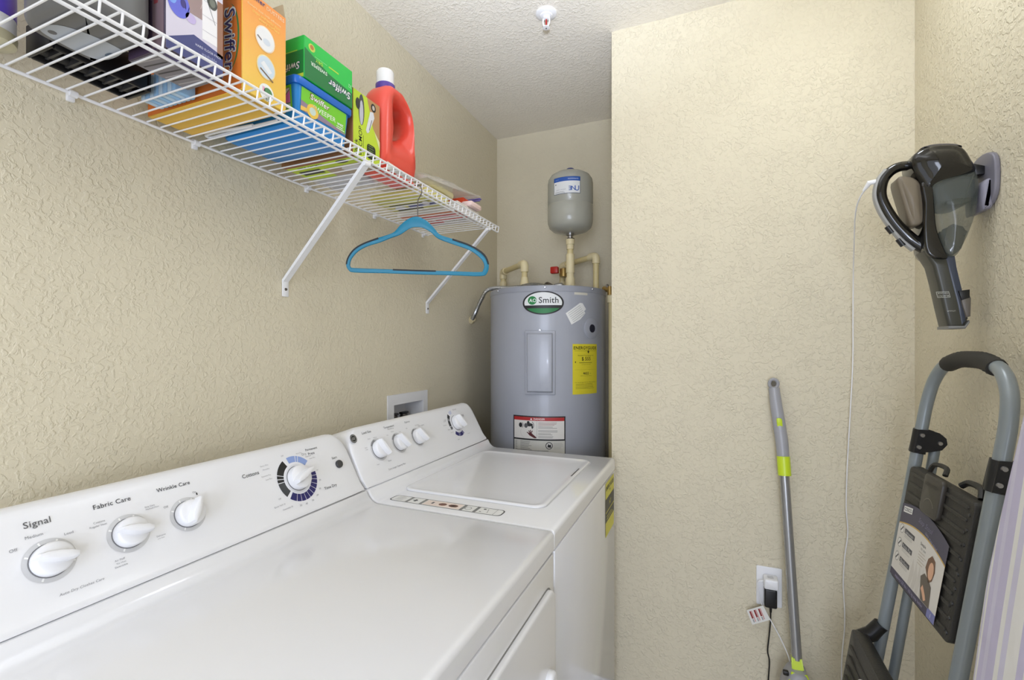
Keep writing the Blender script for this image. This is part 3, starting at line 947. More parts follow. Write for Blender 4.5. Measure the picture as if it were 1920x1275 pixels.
# flexible conduit
def corrugated(pts, r, pitch=0.006):
    bm = B()
    P = smooth_path(pts, 14)
    L = 0
    rr = []
    Q = [P[0]]
    for a, b in zip(P, P[1:]):
        Q.append(b)
    # resample evenly
    d = [0]
    for a, b in zip(Q, Q[1:]):
        d.append(d[-1] + (b - a).length)
    n = int(d[-1] / (pitch / 2))
    pts2 = []
    j = 0
    for k in range(n + 1):
        s = d[-1] * k / n
        while j < len(d) - 2 and d[j + 1] < s:
            j += 1
        f = (s - d[j]) / max(1e-9, d[j + 1] - d[j])
        pts2.append(Q[j].lerp(Q[j + 1], f))
        rr.append(r if k % 2 else r * 0.8)
    tube(bm, pts2, rr, 10)
    return bm
t = thing('flexible_conduit', 'flexible metal conduit curling from the left wall onto the heater top', 'conduit', (0, 2.04, 1.43))
obj('hose', corrugated([(0.012, 2.035, 1.428), (0.05, 2.00, 1.462), (0.085, 1.985, 1.515), (0.115, 1.985, 1.558), (0.165, 1.975, 1.566), (0.235, 1.965, 1.562), (0.285, 1.965, 1.5635), (0.34, 1.99, 1.575), (0.40, 2.0, 1.567), (0.452, 2.02, 1.562)], 0.0105), mat('conduit_metal', (170, 170, 168), 0.3, 0.9), t, smooth=20)
bm = B(); tube(bm, [(0.0, 2.045, 1.42), (0.016, 2.033, 1.431)], 0.016, 8); obj('wall_connector', bm, M_fit, t)
bm = B(); tube(bm, elbow_path([(0.440, 2.014, 1.563), (0.470, 2.025, 1.570), (0.470, 2.025, HT + 0.002)], 0.02), 0.014, 10); obj('elbow_connector', bm, M_steel, t)
bm = B(); tube(bm, smooth_path([(0.33, 2.20, HT + 0.004), (0.335, 2.19, 1.585), (0.355, 2.16, 1.60), (0.385, 2.13, 1.585)], 4), 0.009, 8)
t2 = tag(obj('spare_wire_end', bm, M_dsteel, rebase=True), 'dark curled cable end sticking up on the heater top', 'cable')

# expansion tank
t = thing('expansion_tank', 'small grey domed expansion tank with a blue and white label', 'tank', (TX, TY, 1.78))
TR = 0.102
bm = B()
lathe(bm, [(0.02, 1.806), (0.05, 1.809), (0.078, 1.818), (0.094, 1.832), (TR - 0.001, 1.852), (TR, 1.868), (TR, 1.926), (TR - 0.0012, 1.9275), (TR - 0.0012, 1.931), (TR, 1.9325), (TR, 2.030), (0.0985, 2.046), (0.088, 2.062), (0.066, 2.075), (0.035, 2.083), (0.012, 2.085)], (TX, TY, 0), 56)
obj('shell', bm, M_tank, t, smooth=50)
bm = B(); lathe(bm, [(0.019, 2.083), (0.019, 2.096), (0.016, 2.099)], (TX, TY, 0), 20); obj('air_valve_cap', bm, mat('cap_blue', (28, 38, 110), 0.4), t)
bm = B(); lathe(bm, [(0.012, 1.782), (0.012, 1.795), (0.017, 1.797), (0.017, 1.808)], (TX, TY, 0), 16); obj('nipple', bm, M_steel, t)
bm = B(); lathe(bm, [(0.017, 1.766), (0.0195, 1.768), (0.0195, 1.783), (0.017, 1.785)], (TX, TY, 0), 6); obj('hex_bushing', bm, M_dsteel, t)
def tankm(u, z, h):
    a = u / TR + R_(9)
    return Vector((TX + (TR + h) * math.sin(a), TY - (TR + h) * math.cos(a), z))
p = Print()
TB = (32, 84, 170)
l0, l1, m0, m1 = -0.066, 0.056, 1.957, 2.030
p.rect(l0, m0, l1, m1, (40, 60, 90), 0).rect(l0 + 0.002, m0 + 0.002, l1 - 0.002, m1 - 0.019, (226, 228, 230), 1).rect(l0 + 0.002, m1 - 0.019, l1 - 0.002, m1 - 0.001, TB, 1)
p.text('EXPANSION', l1 - 0.032, m1 - 0.010, (200, 215, 235), width=0.044, l=2, rot=180)
p.text('model', l0 + 0.018, m1 - 0.011, (150, 175, 215), width=0.016, l=2, rot=180)
p.text('U', l1 - 0.0155, m0 + 0.022, TB, size=0.031, l=2, bold=0.02).text('N', l1 - 0.031, m0 + 0.022, TB, size=0.026, l=2, bold=0.02).text('E', l1 - 0.0455, m0 + 0.022, TB, size=0.026, l=2, bold=0.02, rot=180)
p.text('therm x trol', l0 + 0.036, m0 + 0.018, (150, 152, 160), width=0.044, l=2, rot=180, shear=0.2)
p.lines(l0 + 0.008, l0 + 0.062, m0 + 0.009, 2, 0.004, 0.0012, (120, 122, 128), 2, 3).rect(l0 + 0.008, m0 + 0.040, l0 + 0.014, m0 + 0.046, (140, 140, 146), 2)
p.build('tank_label', tankm, t, 0.0006, 0.0003, cut=0.006)

# ------------------------------------------------------------------ fire sprinkler
t = thing('fire_sprinkler', 'white pendant fire sprinkler with a red bulb on the ceiling', 'sprinkler', (0.561, 1.528, ZC))
sc = (0.561, 1.528, ZC)
bm = B(); lathe(bm, [(0.036, 0.0), (0.0355, -0.004), (0.030, -0.007), (0.022, -0.008), (0.020, -0.011), (0.012, -0.013)], sc, 32); obj('escutcheon', bm, M_plasw, t)
bm = B(); lathe(bm, [(0.012, -0.010), (0.012, -0.018), (0.008, -0.020)], sc, 6); obj('fitting', bm, M_plasw, t)
bm = B()
for s in (-1, 1):
    tube(bm, smooth_path([(sc[0] + s * 0.010, sc[1], ZC - 0.016), (sc[0] + s * 0.0115, sc[1], ZC - 0.028), (sc[0] + s * 0.009, sc[1], ZC - 0.040), (sc[0] + s * 0.001, sc[1], ZC - 0.048)], 4), 0.0028, 8)
obj('frame_arms', bm, M_plasw, t)
bm = B(); lathe(bm, [(0.001, -0.046), (0.0026, -0.042), (0.003, -0.032), (0.0026, -0.022), (0.001, -0.019)], sc, 12); obj('glass_bulb', bm, mat('bulb_red', (165, 20, 20), 0.1), t)
bm = B(); lathe(bm, [(0.012, -0.048), (0.0125, -0.050), (0.003, -0.051)], sc, 24); df = obj('deflector', bm, M_plasw, t)
bm = B(); lathe(bm, [(0.0025, -0.0508), (0.002, -0.053)], sc, 10); obj('screw', bm, M_dsteel, df)

# ------------------------------------------------------------------ wire shelf
SZ = 1.755     # deck height (underside plane of the wires' centre)
SX = 0.329
t = thing('wire_shelf', 'white coated wire shelf running along the left wall', 'shelf', (0, 0.65, SZ))
SY0, SY1 = -0.10, 1.646
for x, z, r, nm in ((0.012, SZ - 0.0035, 0.0030, 'back_rail'), (0.281, SZ - 0.0045, 0.0028, 'deck_rail'), (SX, SZ + 0.0, 0.0026, 'top_lip_rail'), (SX - 0.004, SZ - 0.0195, 0.0028, 'bottom_lip_rail')):
    bm = B(); tube(bm, [(x, SY0, z), (x, SY1, z)], r, 10); obj(nm, bm, M_wire, t)
bm = B(); tube(bm, [(0.150, SY0, SZ - 0.0045), (0.150, SY1, SZ - 0.0045)], 0.0022, 8)
bm.free()
bm = B()
tube(bm, elbow_path([(0.012, 0, SZ), (SX + 0.001, 0, SZ + 0.0012), (SX - 0.003, 0, SZ - 0.0205)], 0.004, 2), 0.00175, 6)
w0 = obj('deck_wire', bm, M_wire, t)
wy_ = [0.389 + 0.0262 * k for k in range(-18, 49)]
w0.location.y = wy_[0]
for y in wy_[1:]:
    w = w0.copy(); COL.objects.link(w); w.parent = t; w.matrix_parent_inverse = w0.matrix_parent_inverse.copy(); w.location.y = y
for y in (0.245, 0.477, 0.700, 1.02, 1.319, 1.62):
    bm = B()
    box(bm, 0.0, 0.008, y - 0.006, y + 0.006, SZ - 0.016, SZ + 0.006, 0.002)
    tube(bm, [(0.012, y - 0.006, SZ - 0.0035), (0.012, y + 0.006, SZ - 0.0035)], 0.0062, 10)
    cl = obj('wall_clip', bm, M_plasw, t)

def bracket(label, top, foot):
    t = thing('shelf_bracket', label, 'bracket', foot, 'angled shelf brackets')
    a, b = Vector(top), Vector(foot)
    bm = B()
    d = (b - a)
    side = Vector((0, 1, 0)); side = (side - d.normalized() * side.dot(d.normalized())).normalized()
    nrm = d.normalized().cross(side)
    w = 0.0085
    sec = [(-w, 0.0), (-w, 0.008), (-w + 0.002, 0.008), (-w + 0.002, 0.002), (w - 0.002, 0.002), (w - 0.002, 0.008), (w, 0.008), (w, 0.0)]
    loft(bm, [[p_ + side * s_ + nrm * (-n_) for s_, n_ in sec] for p_ in (a, b)])
    obj('arm', bm, M_wire, t)
    bm = B(); box(bm, 0.0005, 0.004, foot[1] - 0.0105, foot[1] + 0.0105, foot[2] - 0.040, foot[2] + 0.006, 0.0015)
    pl = obj('foot_plate', bm, M_wire, t)
    bm = B(); cyl(bm, (0.004, foot[1], foot[2] - 0.020), (0.0065, foot[1], foot[2] - 0.020), 0.0042, 0.003, 10); obj('screw', bm, M_dsteel, pl)
    bm = B(); tube(bm, [a + side * -0.009 + Vector((0, 0, 0.004)), a + side * 0.009 + Vector((0, 0, 0.004))], 0.006, 10); obj('rail_hook', bm, M_wire, t)
bracket('white angled shelf bracket under the middle of the shelf', (SX - 0.006, 0.895, SZ - 0.030), (0.004, 0.948, 1.472))
bracket('white angled shelf bracket at the far shelf end behind the hanger', (SX - 0.006, 1.565, SZ - 0.030), (0.004, 1.655, 1.472))

# ------------------------------------------------------------------ clothes hanger
HC = Vector((SX + 0.0, 1.10, 0)); HD = Vector((0.868, 0.497, 0)); HN = Vector((0.497, -0.868, 0))
def hang(a, z, w=0.0):
    return HC + HD * a + HN * w + Vector((0, 0, z))
KZ = 0.00148
def hp(pts):
    out = []
    for x, y in pts:
        u, v = 620 + x / 4.25, 300 + y / 4.25
        out.append(((u - 779) * KZ, 1.295 + (650 - v) * KZ))
    return out
outer = hp([(665, 452), (600, 475), (540, 525), (495, 578), (440, 605), (370, 630), (255, 678), (185, 725), (142, 785), (126, 845), (145, 890), (190, 906), (420, 908), (680, 912), (950, 914), (1180, 916), (1230, 888), (1242, 820), (1205, 740), (1100, 672), (950, 622), (850, 590), (805, 540), (740, 480)])
inner = hp([(665, 536), (620, 545), (575, 575), (535, 602), (470, 628), (385, 665), (290, 698), (215, 742), (168, 800), (156, 840), (160, 862), (190, 872), (420, 876), (680, 880), (950, 882), (1165, 884), (1196, 868), (1205, 826), (1175, 772), (1085, 708), (940, 660), (835, 622), (780, 575), (715, 540)])
t = thing('clothes_hanger', 'turquoise clothes hanger hooked on the front rail of the wire shelf', 'hanger', hang(0, 1.50))
on = smooth_path([(a, b, 0) for a, b in outer], 4, True); inn = smooth_path([(a, b, 0) for a, b in inner], 4, True)
bm = B()
N = len(on)
def hr(f, w):
    return [hang(on[i].x * (1 - f) + inn[i].x * f, on[i].y * (1 - f) + inn[i].y * f, w) for i in range(N)]
rings = [hr(0.0, -0.0015), hr(0.15, -0.003), hr(0.85, -0.003), hr(1.0, -0.0015), hr(1.0, 0.0015), hr(0.85, 0.003), hr(0.15, 0.003), hr(0.0, 0.0015)]
rv = [[bm.verts.new(p_) for p_ in r] for r in rings]
for i in range(len(rv)):
    ring_faces(bm, rv[i], rv[(i + 1) % len(rv)])
obj('hanger_body', bm, mat('turquoise', (14, 120, 152), 0.45, vary=0.04), t)
bm = B()
ztop = 1.654
tube(bm, smooth_path([hang(0, ztop - 0.006), hang(0, ztop + 0.030), hang(0.001, ztop + 0.047), hang(0.006, ztop + 0.058), hang(0.011, ztop + 0.070), hang(0.0085, ztop + 0.0845), hang(-0.002, ztop + 0.0885), hang(-0.010, ztop + 0.082)], 5), 0.0014, 8)
obj('hook', bm, M_dsteel, t)
def pad(i0, i1, f0, f1):
    bm = B()
    idx = list(range(i0, i1 + 1))
    rr = []
    for f, w in ((f0, -0.0034), (f1, -0.0034), (f1, 0.0034), (f0, 0.0034)):
        rr.append([bm.verts.new(hang(on[i].x * (1 - f) + inn[i].x * f, on[i].y * (1 - f) + inn[i].y * f, w)) for i in idx])
    for q in range(4):
        for k in range(len(idx) - 1):
            bm.faces.new((rr[q][k], rr[q][k + 1], rr[(q + 1) % 4][k + 1], rr[(q + 1) % 4][k]))
    bm.faces.new([r[0] for r in rr]); bm.faces.new([r[-1] for r in rr])
    obj('grip_pad', bm, mat('grip_black', (34, 40, 44), 0.7), t)
pad(5 * 4, 9 * 4, -0.06, 0.30)
pad(17 * 4, 20 * 4, -0.06, 0.30)
pad(12 * 4 + 1, 14 * 4 - 2, 0.72, 1.10)

# ------------------------------------------------------------------ goods on the shelf
DZ = SZ + 0.0022
def front_map(x):      # +X facing print: u = y, v = z
    return lambda u, v, h: Vector((x + h, u, v))
def side_map(y):       # -Y facing print: u = x, v = z
    return lambda u, v, h: Vector((u, y - h, v))
def under_map(z):      # downward facing print: u = y, v = x
    return lambda u, v, h: Vector((v, u, z - h))

# spray can
t = thing('spray_can', 'white and purple spray can at the left end of the wire shelf', 'spray can', (0.06, 0.352, DZ))
bm = B(); lathe(bm, [(0.027, 0.0), (0.031, 0.003), (0.032, 0.014), (0.031, 0.018)], (0.06, 0.352, DZ), 32); obj('base_rim', bm, mat('can_base', (196, 190, 160), 0.35), t)
bm = B(); lathe(bm, [(0.0305, 0.018), (0.0305, 0.042)], (0.06, 0.352, DZ), 32); obj('can_body', bm, mat('can_white', (228, 228, 232), 0.3), t)
bm = B(); lathe(bm, [(0.0308, 0.042), (0.0308, 0.16), (0.026, 0.175), (0.014, 0.182)], (0.06, 0.352, DZ), 32); obj('purple_sleeve', bm, mat('can_purple', (92, 72, 190), 0.3), t)
bm = B(); lathe(bm, [(0.012, 0.181), (0.012, 0.20), (0.008, 0.204)], (0.06, 0.352, DZ), 20); obj('nozzle', bm, M_plasw, t)
p = Print()
for k in range(5):
    p.poly([(0.012 + k * 0.0055, 0.030), (0.015 + k * 0.0055, 0.030), (0.006 + k * 0.0055, 0.058), (0.003 + k * 0.0055, 0.058)], (40, 60, 140), 0)
p.build('stripe_print', lambda u, v, h: Vector((0.06 + (0.0309 + h) * math.sin(u / 0.031), 0.352 - (0.0309 + h) * math.cos(u / 0.031), DZ + v)), t, cut=0.004)

# handheld carpet cleaner lying on the shelf
t = thing('carpet_cleaner', 'grey handheld carpet cleaner head with black suction mouth on the shelf', 'carpet cleaner', (0.17, 0.42, DZ))
bm = B()
out = [(0.345, 0.205), (0.352, 0.165), (0.372, 0.142), (0.44, 0.136), (0.455, 0.150), (0.456, 0.250), (0.44, 0.285), (0.37, 0.285), (0.350, 0.262)]
pillow(bm, [(a, b) for a, b in smooth_path([(a, b, 0) for a, b in out], 3, True) for a, b in [(a, b)]] if False else [(v.x, v.y) for v in smooth_path([(a, b, 0) for a, b in out], 3, True)], lambda y, x, w: Vector((x, y, DZ + 0.062 + w)), 0.060, 0.016)
obj('body', bm, mat('appliance_grey', (104, 104, 104), 0.4), t)
p = Print()
p.poly([(v.x, v.y) for v in smooth_path([(0.366, 0.172, 0), (0.385, 0.160, 0), (0.43, 0.156, 0), (0.447, 0.170, 0), (0.449, 0.205, 0), (0.440, 0.225, 0), (0.40, 0.222, 0), (0.372, 0.205, 0)], 4, True)], (172, 178, 186), 0)
p.ell(0.378, 0.178, 0.005, 0.006, (96, 96, 98), 1, 14).ell(0.441, 0.193, 0.003, 0.009, (88, 104, 122), 1, 14)
p.build('bottom_plate', under_map(DZ + 0.002), t, 0.0004)
bm = B()
for a in ((0.066, 0.136, 0.392, 0.398), (0.066, 0.136, 0.530, 0.536), (0.066, 0.072, 0.398, 0.530), (0.130, 0.136, 0.398, 0.530)):
    box(bm, a[0], a[1], a[2], a[3], DZ + 0.0002, DZ + 0.05, 0.002)
box(bm, 0.068, 0.134, 0.394, 0.534, DZ + 0.045, DZ + 0.055, 0.003)
nz = obj('suction_mouth', bm, M_black, t)
for x in (0.082, 0.120):
    bm = B(); tube(bm, [(x, 0.399, DZ + 0.016), (x, 0.529, DZ + 0.016)], 0.009, 10); obj('brush_roller', bm, mat('brush_dark', (34, 33, 33), 0.45), nz)
for k in range(5):
    bm = B(); box(bm, 0.075, 0.128, 0.412 + k * 0.026, 0.416 + k * 0.026, DZ + 0.006, DZ + 0.03); obj('rib', bm, mat('rib_grey', (62, 62, 64), 0.35), nz)
bm = B(); tube(bm, smooth_path([(0.265, 0.40, DZ + 0.11), (0.262, 0.40, DZ + 0.16), (0.22, 0.40, DZ + 0.185), (0.17, 0.40, DZ + 0.165), (0.16, 0.40, DZ + 0.11)], 5), 0.014, 10); obj('handle', bm, mat('appliance_grey', (104, 104, 104), 0.4), t)
bm = B(); lathe(bm, [(0.026, 0.0), (0.028, 0.01), (0.028, 0.05), (0.02, 0.06)], (0.255, 0.435, DZ + 0.115), 20); obj('water_bottle', bm, mat('bottle_smoke', (130, 150, 162), 0.2), t)

# boxed mop pads
t = thing('mop_pad_box', 'purple and white box of mop pads with tile picture on the shelf', 'box', (0.25, 0.515, DZ))
bm = B(); box(bm, 0.205, 0.298, 0.462, 0.556, DZ, 1.985, 0.0012, 1); obj('carton', bm, mat('carton_plum', (74, 62, 78), 0.4), t)
p = Print()
y0, y1, z0, z1 = 0.463, 0.571, DZ + 0.001, 1.984
p.rect(y0, z0, y1, z1, (214, 208, 224), 0)
p.rect(y0 + 0.004, 1.86, y0 + 0.030, z1, (238, 236, 240), 1)
p.lines(y0 + 0.007, y0 + 0.028, 1.905, 8, 0.006, 0.0022, (150, 148, 158), 2, 3)
p.rect(y0 + 0.032, 1.835, y0 + 0.066, z1, (158, 134, 132), 1)
rnd = random.Random(2)
for k in range(14):
    a = (y0 + 0.034 + rnd.random() * 0.03, 1.84 + rnd.random() * 0.075); b = (a[0] + rnd.uniform(-0.012, 0.012), a[1] + rnd.uniform(-0.02, 0.02))
    b = (min(max(b[0], y0 + 0.0325), y0 + 0.0655), b[1])
    p.line(a, b, 0.0009, (205, 186, 184), 2)
p.rect(y0 + 0.066, 1.805, y1 - 0.012, z1, (240, 238, 240), 1).rect(y1 - 0.012, 1.79, y1, 1.885, (150, 104, 78), 1)
for zz in (1.82, 1.845, 1.87):
    p.rect(y0 + 0.066, zz, y1 - 0.012, zz + 0.0008, (200, 198, 204), 2)
p.line((y0 + 0.072, 1.88), (y1 - 0.016, 1.84), 0.001, (120, 118, 122), 2)
p.ell(y0 + 0.086, 1.874, 0.010, 0.011, (72, 74, 66), 2, 20).ell(y0 + 0.086, 1.874, 0.006, 0.007, (112, 116, 104), 3, 16)
p.ell(y0 + 0.022, 1.838, 0.020, 0.022, (98, 104, 214), 2, 22).ell(y0 + 0.030, 1.842, 0.005, 0.007, (44, 34, 120), 3, 14).ell(y0 + 0.010, 1.842, 0.008, 0.010, (120, 160, 236), 3, 14).ell(y0 + 0.044, 1.826, 0.010, 0.008, (196, 180, 224), 2, 16)
p.poly([(y0, 1.775), (y0 + 0.05, 1.803), (y1, 1.795), (y1, z0), (y0, z0)], (52, 58, 120), 1)
p.text('HARD FLOOR PADS', y0 + 0.078, 1.789, (222, 224, 240), width=0.050, l=2).text('washable', y0 + 0.08, 1.780, (170, 176, 214), width=0.03, l=2)
p.poly([(y0 + 0.05, 1.938), (y1, 1.915), (y1, z1), (y0 + 0.05, z1)], (222, 234, 70), 2)
p.poly([(y0 + 0.034, 1.921), (y1, 1.897), (y1, 1.913), (y0 + 0.034, 1.937)], (52, 58, 124), 3)
p.text('COMPLETE CLEAN', y0 + 0.072, 1.9165, (236, 238, 246), width=0.066, l=4, rot=-17, bold=0.01)
p.text('VACMOP', y0 + 0.085, 1.945, (150, 165, 40), width=0.036, l=4, rot=-12)
p.build('front_print', lambda u, v, h: Vector((0.298 + h, 0.463 + (u - 0.463) * 0.092 / 0.108, v)), t)
p = Print()
p.rect(0.206, DZ + 0.001, 0.297, 1.984, (82, 66, 92), 0).rect(0.240, 1.82, 0.262, 1.93, (62, 46, 70), 1).rect(0.268, DZ + 0.004, 0.296, 1.97, (126, 106, 112), 1).poly([(0.25, 1.90), (0.262, 1.93), (0.256, 1.95), (0.245, 1.92)], (70, 64, 170), 2).rect(0.272, 1.83, 0.282, 1.90, (136, 60, 66), 2).rect(0.22, 1.84, 0.232, 1.95, (60, 60, 66), 1)
p.build('side_print', side_map(0.462), t)
p = Print()
p.rect(0.464, 0.207, 0.555, 0.296, (126, 122, 128), 0).rect(0.468, 0.270, 0.553, 0.294, (88, 80, 130), 1)
for k in range(7):
    p.line((0.47 + k * 0.011, 0.212), (0.476 + k * 0.011, 0.262), 0.003, (66, 64, 68) if k % 2 else (168, 164, 166), 1)
p.build('bottom_print', under_map(DZ), t)

# blue cloth refills tucked behind
t = thing('blue_cloth_pack', 'light blue folded cloth pack behind the mop pad box', 'cloth', (0.13, 0.562, DZ))
for k in range(8):
    bm = B(); box(bm, 0.085 + k * 0.0128, 0.0968 + k * 0.0128, 0.546, 0.583, DZ, DZ + 0.05 - 0.003 * (k % 3), 0.003, 2)
    obj('folded_cloth', bm, mat('cloth_blue', (150, 190, 226), 0.8) if k % 2 else mat('cloth_blue_pale', (186, 208, 226), 0.8), t)

# orange duster box
t = thing('orange_duster_box', 'tall orange and yellow duster refill box with an open flap', 'box', (0.165, 0.637, DZ))
ZO = 1.945
bm = B(); box(bm, 0.03, 0.300, 0.590, 0.685, DZ, ZO, 0.001, 1); obj('carton', bm, mat('carton_yellow', (228, 182, 60), 0.4), t)
m_og = bpy.data.materials.new('orange_fade'); m_og.use_nodes = True
nt = m_og.node_tree
tcn = nt.nodes.new('ShaderNodeTexCoord'); sp = nt.nodes.new('ShaderNodeSeparateXYZ'); rp = nt.nodes.new('ShaderNodeValToRGB'); mr = nt.nodes.new('ShaderNodeMapRange')
nt.links.new(tcn.outputs['Object'], sp.inputs[0]); nt.links.new(sp.outputs['Z'], mr.inputs['Value'])
mr.inputs['From Min'].default_value = 1.76; mr.inputs['From Max'].default_value = 1.95
nt.links.new(mr.outputs[0], rp.inputs[0]); nt.links.new(rp.outputs[0], nt.nodes['Principled BSDF'].inputs['Base Color'])
rp.color_ramp.elements[0].color = lin((240, 200, 70)) + (1,); rp.color_ramp.elements[1].color = lin((246, 150, 66)) + (1,)
nt.nodes['Principled BSDF'].inputs['Roughness'].default_value = 0.35
bm = B(); box(bm, 0.300, 0.3004, 0.591, 0.684, DZ + 0.001, ZO - 0.001); obj('front_face', bm, m_og, t, smooth=0)
p = Print()
p.rect(0.031, DZ + 0.001, 0.299, ZO - 0.001, (226, 122, 44), 0)
p.ell(0.268, 1.858, 0.026, 0.060, (62, 130, 70), 1, 30, -90, 90).ell(0.268, 1.858, 0.022, 0.060, (226, 122, 44), 2, 30, -90, 90)
p.text('Swiffer', 0.270, 1.853, W_, width=0.119, l=3, rot=-90, bold=0.09, shear=0.1).text('Swiffer', 0.270, 1.853, (52, 40, 110), width=0.112, l=4, rot=-90, bold=0.015, shear=0.1)
p.rect(0.05, 1.80, 0.22, 1.93, (238, 150, 60), 1).ell(0.12, 1.87, 0.05, 0.035, W_, 2)
p.build('side_print', side_map(0.590), t)
p = Print()
p.text('Swiffer', 0.618, 1.968 - 0.030, (60, 70, 120), width=0.038, l=1, bold=0.02, shear=0.1)
p.text('DUSTERS', 0.660, 1.935, (250, 214, 170), width=0.040, l=1, bold=0.03)
p.text('dusters dust lock adhesive', 0.636, 1.920, (250, 226, 170), width=0.072, l=1).text('traps and locks dust', 0.640, 1.912, (250, 220, 110), width=0.060, l=1).text('every surface', 0.646, 1.905, (250, 220, 110), width=0.045, l=1)
p.ell(0.637, 1.874, 0.0215, 0.0235, (246, 222, 190), 1).ell(0.637, 1.874, 0.0195, 0.0215, (238, 238, 238), 2).ell(0.640, 1.870, 0.008, 0.006, (214, 222, 232), 3).line((0.620, 1.873), (0.629, 1.868), 0.003, (128, 116, 108), 3)
p.ell(0.639, 1.822, 0.0205, 0.0225, (244, 222, 160), 1).ell(0.639, 1.822, 0.0185, 0.0205, (206, 220, 232), 2).poly([(0.626, 1.824), (0.634, 1.832), (0.652, 1.818), (0.645, 1.812)], (234, 236, 238), 3).line((0.626, 1.815), (0.654, 1.801), 0.003, (120, 92, 60), 3)
p.ell(0.640, 1.775, 0.016, 0.016, (238, 240, 234), 1).ell(0.643, 1.776, 0.009, 0.009, (70, 130, 80), 2).rect(0.631, 1.770, 0.636, 1.784, (230, 170, 190), 2).text('180', 0.640, 1.763, (40, 70, 60), width=0.012, l=3)
p.build('front_print', front_map(0.3004), t)
bm = B(); v1 = [bm.verts.new(q) for q in ((0.03, 0.683, ZO), (0.299, 0.683, ZO), (0.285, 0.690, ZO + 0.035), (0.06, 0.690, ZO + 0.035), (0.03, 0.6845, ZO), (0.299, 0.6845, ZO), (0.285, 0.6915, ZO + 0.035), (0.06, 0.6915, ZO + 0.035))]
for q in ((0, 1, 2, 3), (4, 5, 6, 7), (0, 1, 5, 4), (1, 2, 6, 5), (2, 3, 7, 6), (3, 0, 4, 7)):
    bm.faces.new([v1[i] for i in q])
obj('open_flap', bm, mat('cardboard', (176, 158, 128), 0.8), t)

# wet cloth tub with blue lid
GN = (120, 206, 44)
t = thing('wet_cloth_tub', 'green and blue plastic tub of wet floor cloths with blue lid', 'tub', (0.18, 0.795, DZ))
bm = B()
def tubr(d, z):
    return [(x, y, z) for x, y in rrect(0.062 + d, 0.294 - d, 0.716 + d, 0.872 - d, 0.011, 5)]
loft(bm, [tubr(0.010, DZ), tubr(0.006, DZ + 0.004), tubr(0.0, 1.838)])
obj('tub_body', bm, mat('tub_blue', (34, 132, 206), 0.35), t)
bm = B()
loft(bm, [tubr(-0.004, 1.836), tubr(-0.0055, 1.840), tubr(-0.0055, 1.850), tubr(-0.002, 1.8535), tubr(0.01, 1.8545)])
obj('lid', bm, mat('lid_blue', (24, 104, 200), 0.3), t)
p = Print()
fx = lambda u, v, h: Vector((0.2946 - (1.838 - v) * 0.08 + h, 0.729 + (u - 0.736) * 0.130 / 0.118, v))
p.poly([(0.736, 1.787), (0.854, 1.787), (0.854, 1.835), (0.736, 1.835)], GN, 0)
p.poly([(0.736, 1.787), (0.854, 1.787), (0.854, 1.790), (0.80, 1.797), (0.736, 1.808)], (150, 130, 150), 1)
p.text('Swiffer', 0.782, 1.825, (120, 90, 40), width=0.052, l=1, bold=0.07, rot=-2).text('Swiffer', 0.782, 1.825, W_, width=0.048, l=2, bold=0.02, shear=0.1, rot=-2)
p.text('SWEEPER', 0.795, 1.807, (236, 246, 220), width=0.060, l=2, bold=0.02)
p.text('wet', 0.838, 1.805, W_, width=0.018, l=2, bold=0.02).lines(0.828, 0.852, 0.0 + 1.797, 2, 0.004, 0.0015, W_, 2)
p.arc(0.765, 1.797, 0.008, 0.0145, 0, 360, (240, 200, 80), 2).ell(0.765, 1.797, 0.008, 0.008, (206, 222, 210), 2)
p.poly([(0.736, 1.796), (0.752, 1.797), (0.752, 1.790), (0.736, 1.787)], (240, 196, 90), 2)
p.build('front_label', fx, t)
p = Print()
p.poly([(0.10, 1.787), (0.280, 1.787), (0.280, 1.835), (0.10, 1.835)], GN, 0)
p.rect(0.16, 1.789, 0.276, 1.830, (120, 128, 120), 1).poly([(0.19, 1.800), (0.25, 1.828), (0.276, 1.828), (0.24, 1.799)], (214, 208, 226), 2).poly([(0.245, 1.801), (0.276, 1.824), (0.276, 1.800)], (206, 110, 196), 3).rect(0.16, 1.789, 0.276, 1.797, (196, 220, 190), 3).poly([(0.16, 1.815), (0.19, 1.812), (0.22, 1.829), (0.16, 1.829)], (40, 70, 44), 3)
p.build('side_label', lambda u, v, h: Vector((u, 0.7155 + (1.838 - v) * 0.08 - h, v)), t)

bm = B(); tube(bm, smooth_path([(0.25, 0.7075, DZ + 0.004), (0.17, 0.7065, DZ + 0.004), (0.10, 0.7065, DZ + 0.004), (0.055, 0.708, DZ + 0.004), (0.046, 0.702, DZ + 0.004), (0.055, 0.694, DZ + 0.004), (0.10, 0.694, DZ + 0.004), (0.15, 0.699, DZ + 0.004), (0.185, 0.7035, DZ + 0.005)], 5), 0.0035, 8)
tag(obj('white_strap', bm, mat('strap_white', (230, 232, 236), 0.4), rebase=True), 'white plastic carry strap loop between orange box and blue tub', 'strap')

